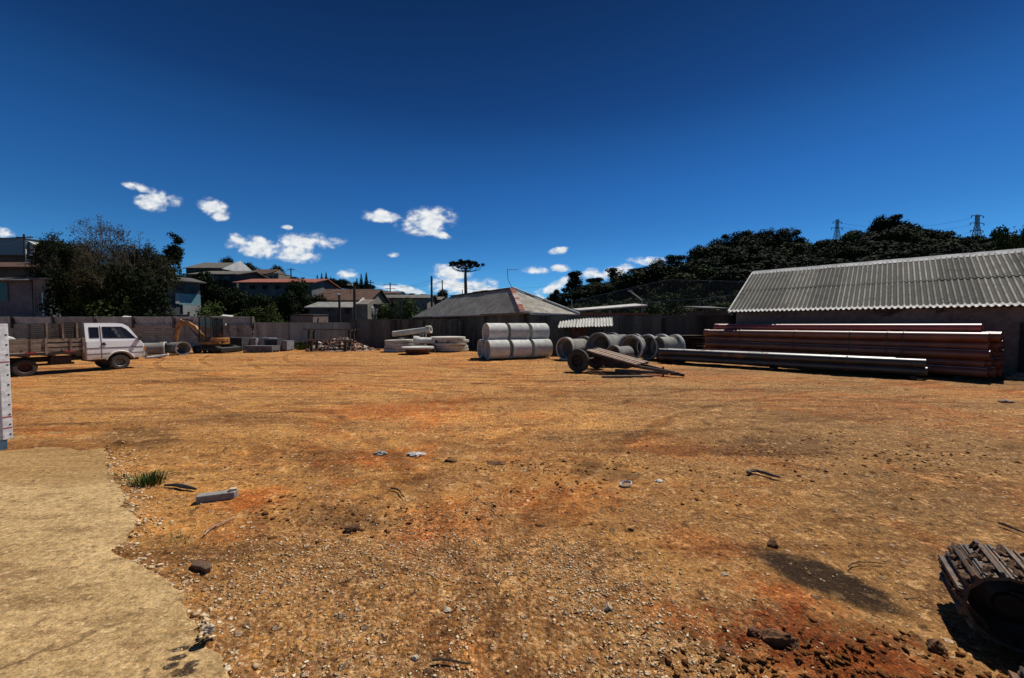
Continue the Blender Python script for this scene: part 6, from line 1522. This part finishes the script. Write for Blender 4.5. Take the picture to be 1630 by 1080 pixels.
b = MB(); b.box((1.0,-.03,2.83), (2.4,.05,.07)); b.build('top_rail', M['white_trim'], t)
b = MB(); b.box((2.25,0,1.6), (.13,.13,3.0)); b.build('post', M['dark_wood'], t)
t = house(296, 352, 427, 445, 72, 9, 'hilltop house with big grey roof and a white gable end', 'dark_paint', 'tile_grey', 414, 'gable', over=.3)
b = MB(); b.prism([(-.3,1.9),(9.6,1.9),(4.6,4.2)], 6.9, 7.0, 'x'); b.build('white_gable', M['white_paint'], t)
house(306, 376, 437, 452, 62, 8, 'long dark house with windows below the grey roofed hilltop house', 'dark_paint', 'tile_grey', 428, 'gable', windows=((316,440,322,447),(330,440,348,447),(356,440,366,447)), over=.6)
t = house(389, 424, 437, 450, 76, 8, 'dark brown gabled house with a pale end wall on the skyline', 'tile_brown', 'tile_brown', 426, 'gable', over=.1)
b = MB(); b.prism([(0,-.5),(8,-.5),(8,1.3),(4,3.0),(0,1.3)], 4.5, 4.62, 'x'); b.build('pale_end_wall', M['cream_paint'], t)
house(426, 443, 436, 448, 74, 4, 'little cream block with square top beside the dark gabled house', 'cream_paint', 'cream_paint', 435, 'shed', windows=((430,439,433,443),(437,439,440,443)), over=.05)
house(380, 496, 450, 470, 58, 8, 'long grey house with faded red tiled roof', 'grey_paint', 'tile_red', 441, 'gable', windows=((383,454,391,461),(397,454,408,461),(418,454,426,461),(438,454,447,461)), over=.6)
house(502, 586, 478, 500, 50, 8, 'wide house with brown tiled roof left of centre', 'cream_paint', 'tile_brown', 459, 'gable', windows=((505,481,520,492),), over=.4)
t = house(492, 562, 490, 516, 40, 5, 'long shed with light grey roof in front of the brown roofed house', 'wall_brown', 'fibre_mid', 481, 'gable', over=.35)
b = MB(); b.prism([(-.2,-.5),(5.2,-.5),(5.2,1.7),(2.5,2.9),(-.2,1.7)], 4.62, 4.75, 'x'); b.build('white_end_wall', M['white_paint'], t)
b = MB(); b.box((5.35,2.4,.8), (1.4,4.6,2.6)); b.prism([(0,2.05),(4.8,2.05),(2.4,2.7)], 4.8, 6.0, 'x'); b.build('annex', M['cream_paint'], t)
house(462, 498, 503, 520, 36, 3, 'low brick outbuilding with pale corner posts above the wall', 'wall_brown', 'dark_wood', 501, 'shed', over=.05)
house(578, 598, 486, 512, 42, 4, 'small cream house with water tank beside the white gable', 'cream_paint', 'dark_wood', 482, 'shed', over=.2)
house(596, 680, 475, 500, 60, 8, 'far low house with pale tile roof behind the bushes', 'cream_paint', 'tile_grey', 468, 'gable', windows=((604,480,612,488),(620,480,628,488)), over=.4)
house(600, 632, 468, 478, 80, 7, 'little grey roofed house farther up behind the low pale roof', 'white_paint', 'tile_brown', 463, 'gable', over=.3)
house(676, 700, 478, 500, 66, 6, 'dark little house wall left of the hip roof', 'dark_paint', 'tile_grey', 472, 'gable', over=.3)
t = empty('water_tank', (P(589,490,41.5).x, 41.5, gz(P(589,490,41.5).x,41.5)), 0, 'round pale water tank on a stand beside the white gable', 'tank')
b = MB(); b.lathe([(.001,2.1),(.42,2.1),(.45,2.2),(.45,2.9),(.36,3.05),(.001,3.1)], 18); b.build('tank', M['galv'], t, smooth=True)
for a in (0,1.57,3.14,4.71):
    b = MB(); b.box((.3*math.cos(a),.3*math.sin(a),1.05), (.07,.07,2.1)); b.build('leg', M['dark_wood'], t)
# loose sheets on top of the left wall
for px, py, lb in ((205,505,'pale scrap sheet lying over the wall top ahead of the truck'),(246,507,'small white scrap on the wall top left of the digger'),(362,503,'white sheet scrap on the wall top right of the digger')):
    q = P(px, py, 32.2); b = MB(); b.box((0,0,0), (.75,.4,.04), (.25,.1,.3)); tag(b.build('scrap_sheet', M['white_paint'], loc=q), lb, 'sheet')

# ------------------------------------------------------------------ poles, lamps, wires, pylons
def pole(px, top, Yd, r, label, mat='pole_dark', bars=(), lamp=None, base=None):
    q = P(px, top, Yd); g0 = gz(q.x, Yd) if base is None else base; h = q.z - g0; t = empty('utility_pole', (q.x, Yd, g0), 0, label, 'pole')
    b = MB(); b.tube([(0,0,-.3),(0,0,h)], [r*1.25, r*.8], 8); b.build('pole', M[mat], t, smooth=True)
    for dz, w in bars:
        b = MB(); b.bar((-w/2,0,h-dz),(w/2,.1,h-dz), .1,.12); b.build('crossarm', M[mat], t)
        for s in (-.42,0,.42):
            b = MB(); b.tube([(w*s,0,h-dz+.05),(w*s,0,h-dz+.28)], [.05,.03], 6); b.build('insulator', M['galv'], t)
    if lamp:
        b = MB(); b.tube([(0,0,h-.3),(lamp*.6,0,h+.1),(lamp,0,h+.1)], .04, 6); b.build('arm', M['galv'], t)
        b = MB(); b.box((lamp*1.15,0,h+.08),(.5,.25,.13)); b.build('lamp_head', M['white_trim'], t, bevel=.03)
    return t, Vector((q.x, Yd, q.z))
W_ = {}
for key, a in {'a':(38,373,62,.15,'utility pole with crossarm by the hilltop house at the upper left',[(.5,2.6)]), 'b':(463,427,95,.16,'far utility pole on the ridge right of the red roof',[(.4,1.8)]),
               'c':(590,446,90,.14,'thin far utility pole above the brown roofed house',[(.6,1.6)]), 'd':(621,450,100,.16,'far utility pole with wide crossarm above the horizon trees',[(.6,3.4),(1.6,2.4)]),
               'f':(704,446,70,.12,'thin grey pole in front of the tall cloud',[]), 'g':(736,461,66,.08,'short thin post just over the hip roof',[])}.items():
    t, p = pole(a[0], a[1], a[2], a[3], a[4], bars=a[5]); W_[key] = p
pole(687, 440, 44, .13, 'tall dark bare pole left of the umbrella pine', 'pole_dark')
pole(540, 470, 38, .13, 'dark pole with a small lamp before the light grey shed roof', 'pole_dark', lamp=-.25)
pole(564, 455, 37, .15, 'dark pole with street lamp before the white gable', 'pole_dark', lamp=-.35)
t, p = pole(1022, 478, 32, .05, 'short leaning street lamp arm over the low brick shed', 'galv', base=1.0)
b = MB(); b.tube([(0,0,p.z-1.0),(-1.0,0,p.z-1.0+.75)], .05, 6); b.box((-1.0,0,p.z-1.0+.78), (.35,.14,.1)); b.build('arm', M['galv'], t)
pole(910, 477, 34, .05, 'thin pale post beyond the wall left of the low brick shed', 'galv', base=1.0)
def wire(a, c, sag, r, label, name='power_cable'):
    pp = [a.lerp(c, k/16) - Vector((0,0,sag*4*(k/16)*(1-k/16))) for k in range(17)]; b = MB(); b.tube(pp, r, 4); return tag(b.build(name, M['pole_dark']), label, 'cable')
wire(W_['c'] + Vector((0,0,-.5)), W_['d'] + Vector((0,0,-.5)), .4, .018, 'cable between the two far poles above the horizon trees')
wire(W_['d'] + Vector((0,0,-.5)), W_['f'] + Vector((0,0,-.3)), .8, .018, 'cable running from the wide crossarm pole to the thin grey pole')
wire(W_['f'] + Vector((0,0,-.4)), Vector((7.4, 70, W_['f'].z - 1.0)), .8, .014, 'faint cable crossing the sky behind the umbrella pine trunk')
wire(W_['a'] + Vector((0,0,-.4)), P(-80, 366, 60), .6, .02, 'cable leaving the hilltop pole to the left')
wire(W_['a'] + Vector((0,0,-.4)), P(130, 385, 64), .8, .02, 'cable leaving the hilltop pole to the right')
wire(W_['b'] + Vector((0,0,-.4)), W_['c'] + Vector((0,0,-.5)), .8, .02, 'cable from the far ridge pole to the thin far pole')

for k, (a_, c_, lb) in enumerate(((P(564,460,37), P(470,468,60), 'cable from the street lamp pole to the house with the red roof'), (P(564,462,37), P(687,447,44), 'cable from the street lamp pole to the bare dark pole'),
        (P(687,445,44), P(812,464,31), 'cable from the bare dark pole to the hip roof'), (P(540,474,38), P(420,480,50), 'cable from the small lamp pole to the garden trees'), (P(38,380,62), P(-40,392,50), 'second cable at the hilltop pole going left'),
        (P(463,430,95), P(340,428,66), 'cable from the far ridge pole to the grey roofed hilltop house'))):
    wire(a_, c_, .35, .014, lb)
for px, py, Yd, lb in ((330,420,72,'small aerial on the grey hilltop roof'), (455,438,58,'thin aerial on the faded red roof'), (545,456,50,'thin aerial on the brown tiled roof'), (20,372,70,'small aerial on the blue grey hilltop house')):
    q = P(px, py, Yd); t = empty('aerial', (q.x, Yd + 2.5, q.z - 1.2), .4, lb, 'aerial')
    b = MB(); b.tube([(0,0,-1.2),(0,0,1.3)], .03, 5); b.build('mast', M['antenna'], t)
    b = MB(); b.tube([(-.5,0,1.2),(.6,0,1.2)], .02, 4)
    for xx in (-.4,-.1,.2,.5): b.tube([(xx,-.3,1.2),(xx,.3,1.2)], .015, 4)
    b.build('boom', M['antenna'], t)

def pylon(px, top, Yd, h, label, wide, arms):
    q = P(px, top, Yd); t = empty('pylon', (q.x, Yd, q.z - h), R(8), label, 'pylon'); b = MB(); w0, w1 = h*.11, h*.025; r = h*.0042
    def cr(s): k = 1 - min(s/.78, 1); w = w1 + (w0-w1)*k; return w, s*h
    lv = [0,.16,.3,.42,.53,.62,.70,.78,.86,.93,1.0]
    for i in range(len(lv)-1):
        wa, za = cr(lv[i]); wb, zb = cr(lv[i+1]); ca = [(-wa,-wa),(wa,-wa),(wa,wa),(-wa,wa)]; cb = [(-wb,-wb),(wb,-wb),(wb,wb),(-wb,wb)]
        for k in range(4):
            k2 = (k+1) % 4; b.tube([(*ca[k],za),(*cb[k],zb)], r*1.5, 4); b.tube([(*ca[k],za),(*cb[k2],zb)], r, 4); b.tube([(*ca[k2],za),(*cb[k],zb)], r, 4); b.tube([(*cb[k],zb),(*cb[k2],zb)], r, 4)
    b.build('lattice_tower', M['galv_dark'], t)
    for s, w in arms:
        b = MB(); z = s*h; w2 = w*h; b.tube([(-w2,0,z),(0,0,z+.03*h),(w2,0,z)], r*1.3, 4); b.tube([(-w2,0,z),(w2,0,z)], r*1.3, 4); b.build('crossarm', M['galv_dark'], t)
        for sg in (-1, 1):
            b = MB(); b.tube([(sg*w2*.95,0,z),(sg*w2*.95,0,z-.05*h)], r*2.2, 6); b.build('insulator', M['galv_dark'], t)
    return q
M['galv_dark'] = simple('weathered_pylon_steel', (.16,.17,.19), (.12,.125,.14), 1.0, .6, metal=.2)
p1 = pylon(1333, 350, 400, 36, 'smaller lattice pylon on the wooded hill, left of the two', 1, ((.93,.15),(.76,.19)))
p2 = pylon(1556, 343, 350, 36, 'larger lattice pylon with three wide crossarms at the right', 1, ((.985,.19),(.80,.22),(.62,.20)))
for k, (z, sd) in enumerate(((-.6,4.6),(-7,6),(-13.5,5.2))):
    wire(Vector((p2.x - sd, 350, p2.z + z - 1.7)), Vector((p1.x + 3.5, 400, p1.z + z*.6 - 3)), 7, .09, f'{["top","middle","bottom"][k]} line of the span between the two pylons')

# tall ball-stop net on the far bank
def net():
    Yd = 44; ps = [(915,479,492),(1060,446,483),(1085,446,481),(1128,447,475),(1165,448,468),(1200,449,464)]
    t = empty('tall_net_fence', (0, 0, 0), 0, 'tall wire net on thin posts along the bank behind the dark wall', 'fence')
    top = [P(a, b_, Yd) for a, b_, c in ps]; bot = [P(a, c+12, Yd) for a, b_, c in ps]
    for k in range(len(ps)):
        if k == 0: continue
        b = MB(); b.tube([bot[k] - Vector((0,0,1.5)), top[k] + Vector((0,0,.1))], .045, 6); b.build('post', M['pole_dark'], t)
    b = MB(); b.tube(top, .02, 4); b.build('top_cable', M['galv'], t)
    b = MB(); b.tube([p.lerp(q_, .32) for p, q_ in zip(bot, top)], .02, 4); b.build('lower_cable', M['galv'], t)
    b = MB()
    for k in range(len(ps)-1):
        L = (top[k+1]-top[k]).length; n = max(2, int(L/.22))
        for i in range(n):
            s = i/n; b.bar(bot[k].lerp(bot[k+1], s), top[k].lerp(top[k+1], s), .012, .012)
    for j in range(20):
        s = j/20
        for k in range(len(ps)-1): b.bar(bot[k].lerp(top[k], s), bot[k+1].lerp(top[k+1], s), .012, .012)
    tag(b.build('net_mesh', M['net'], t), kind='stuff')
net()
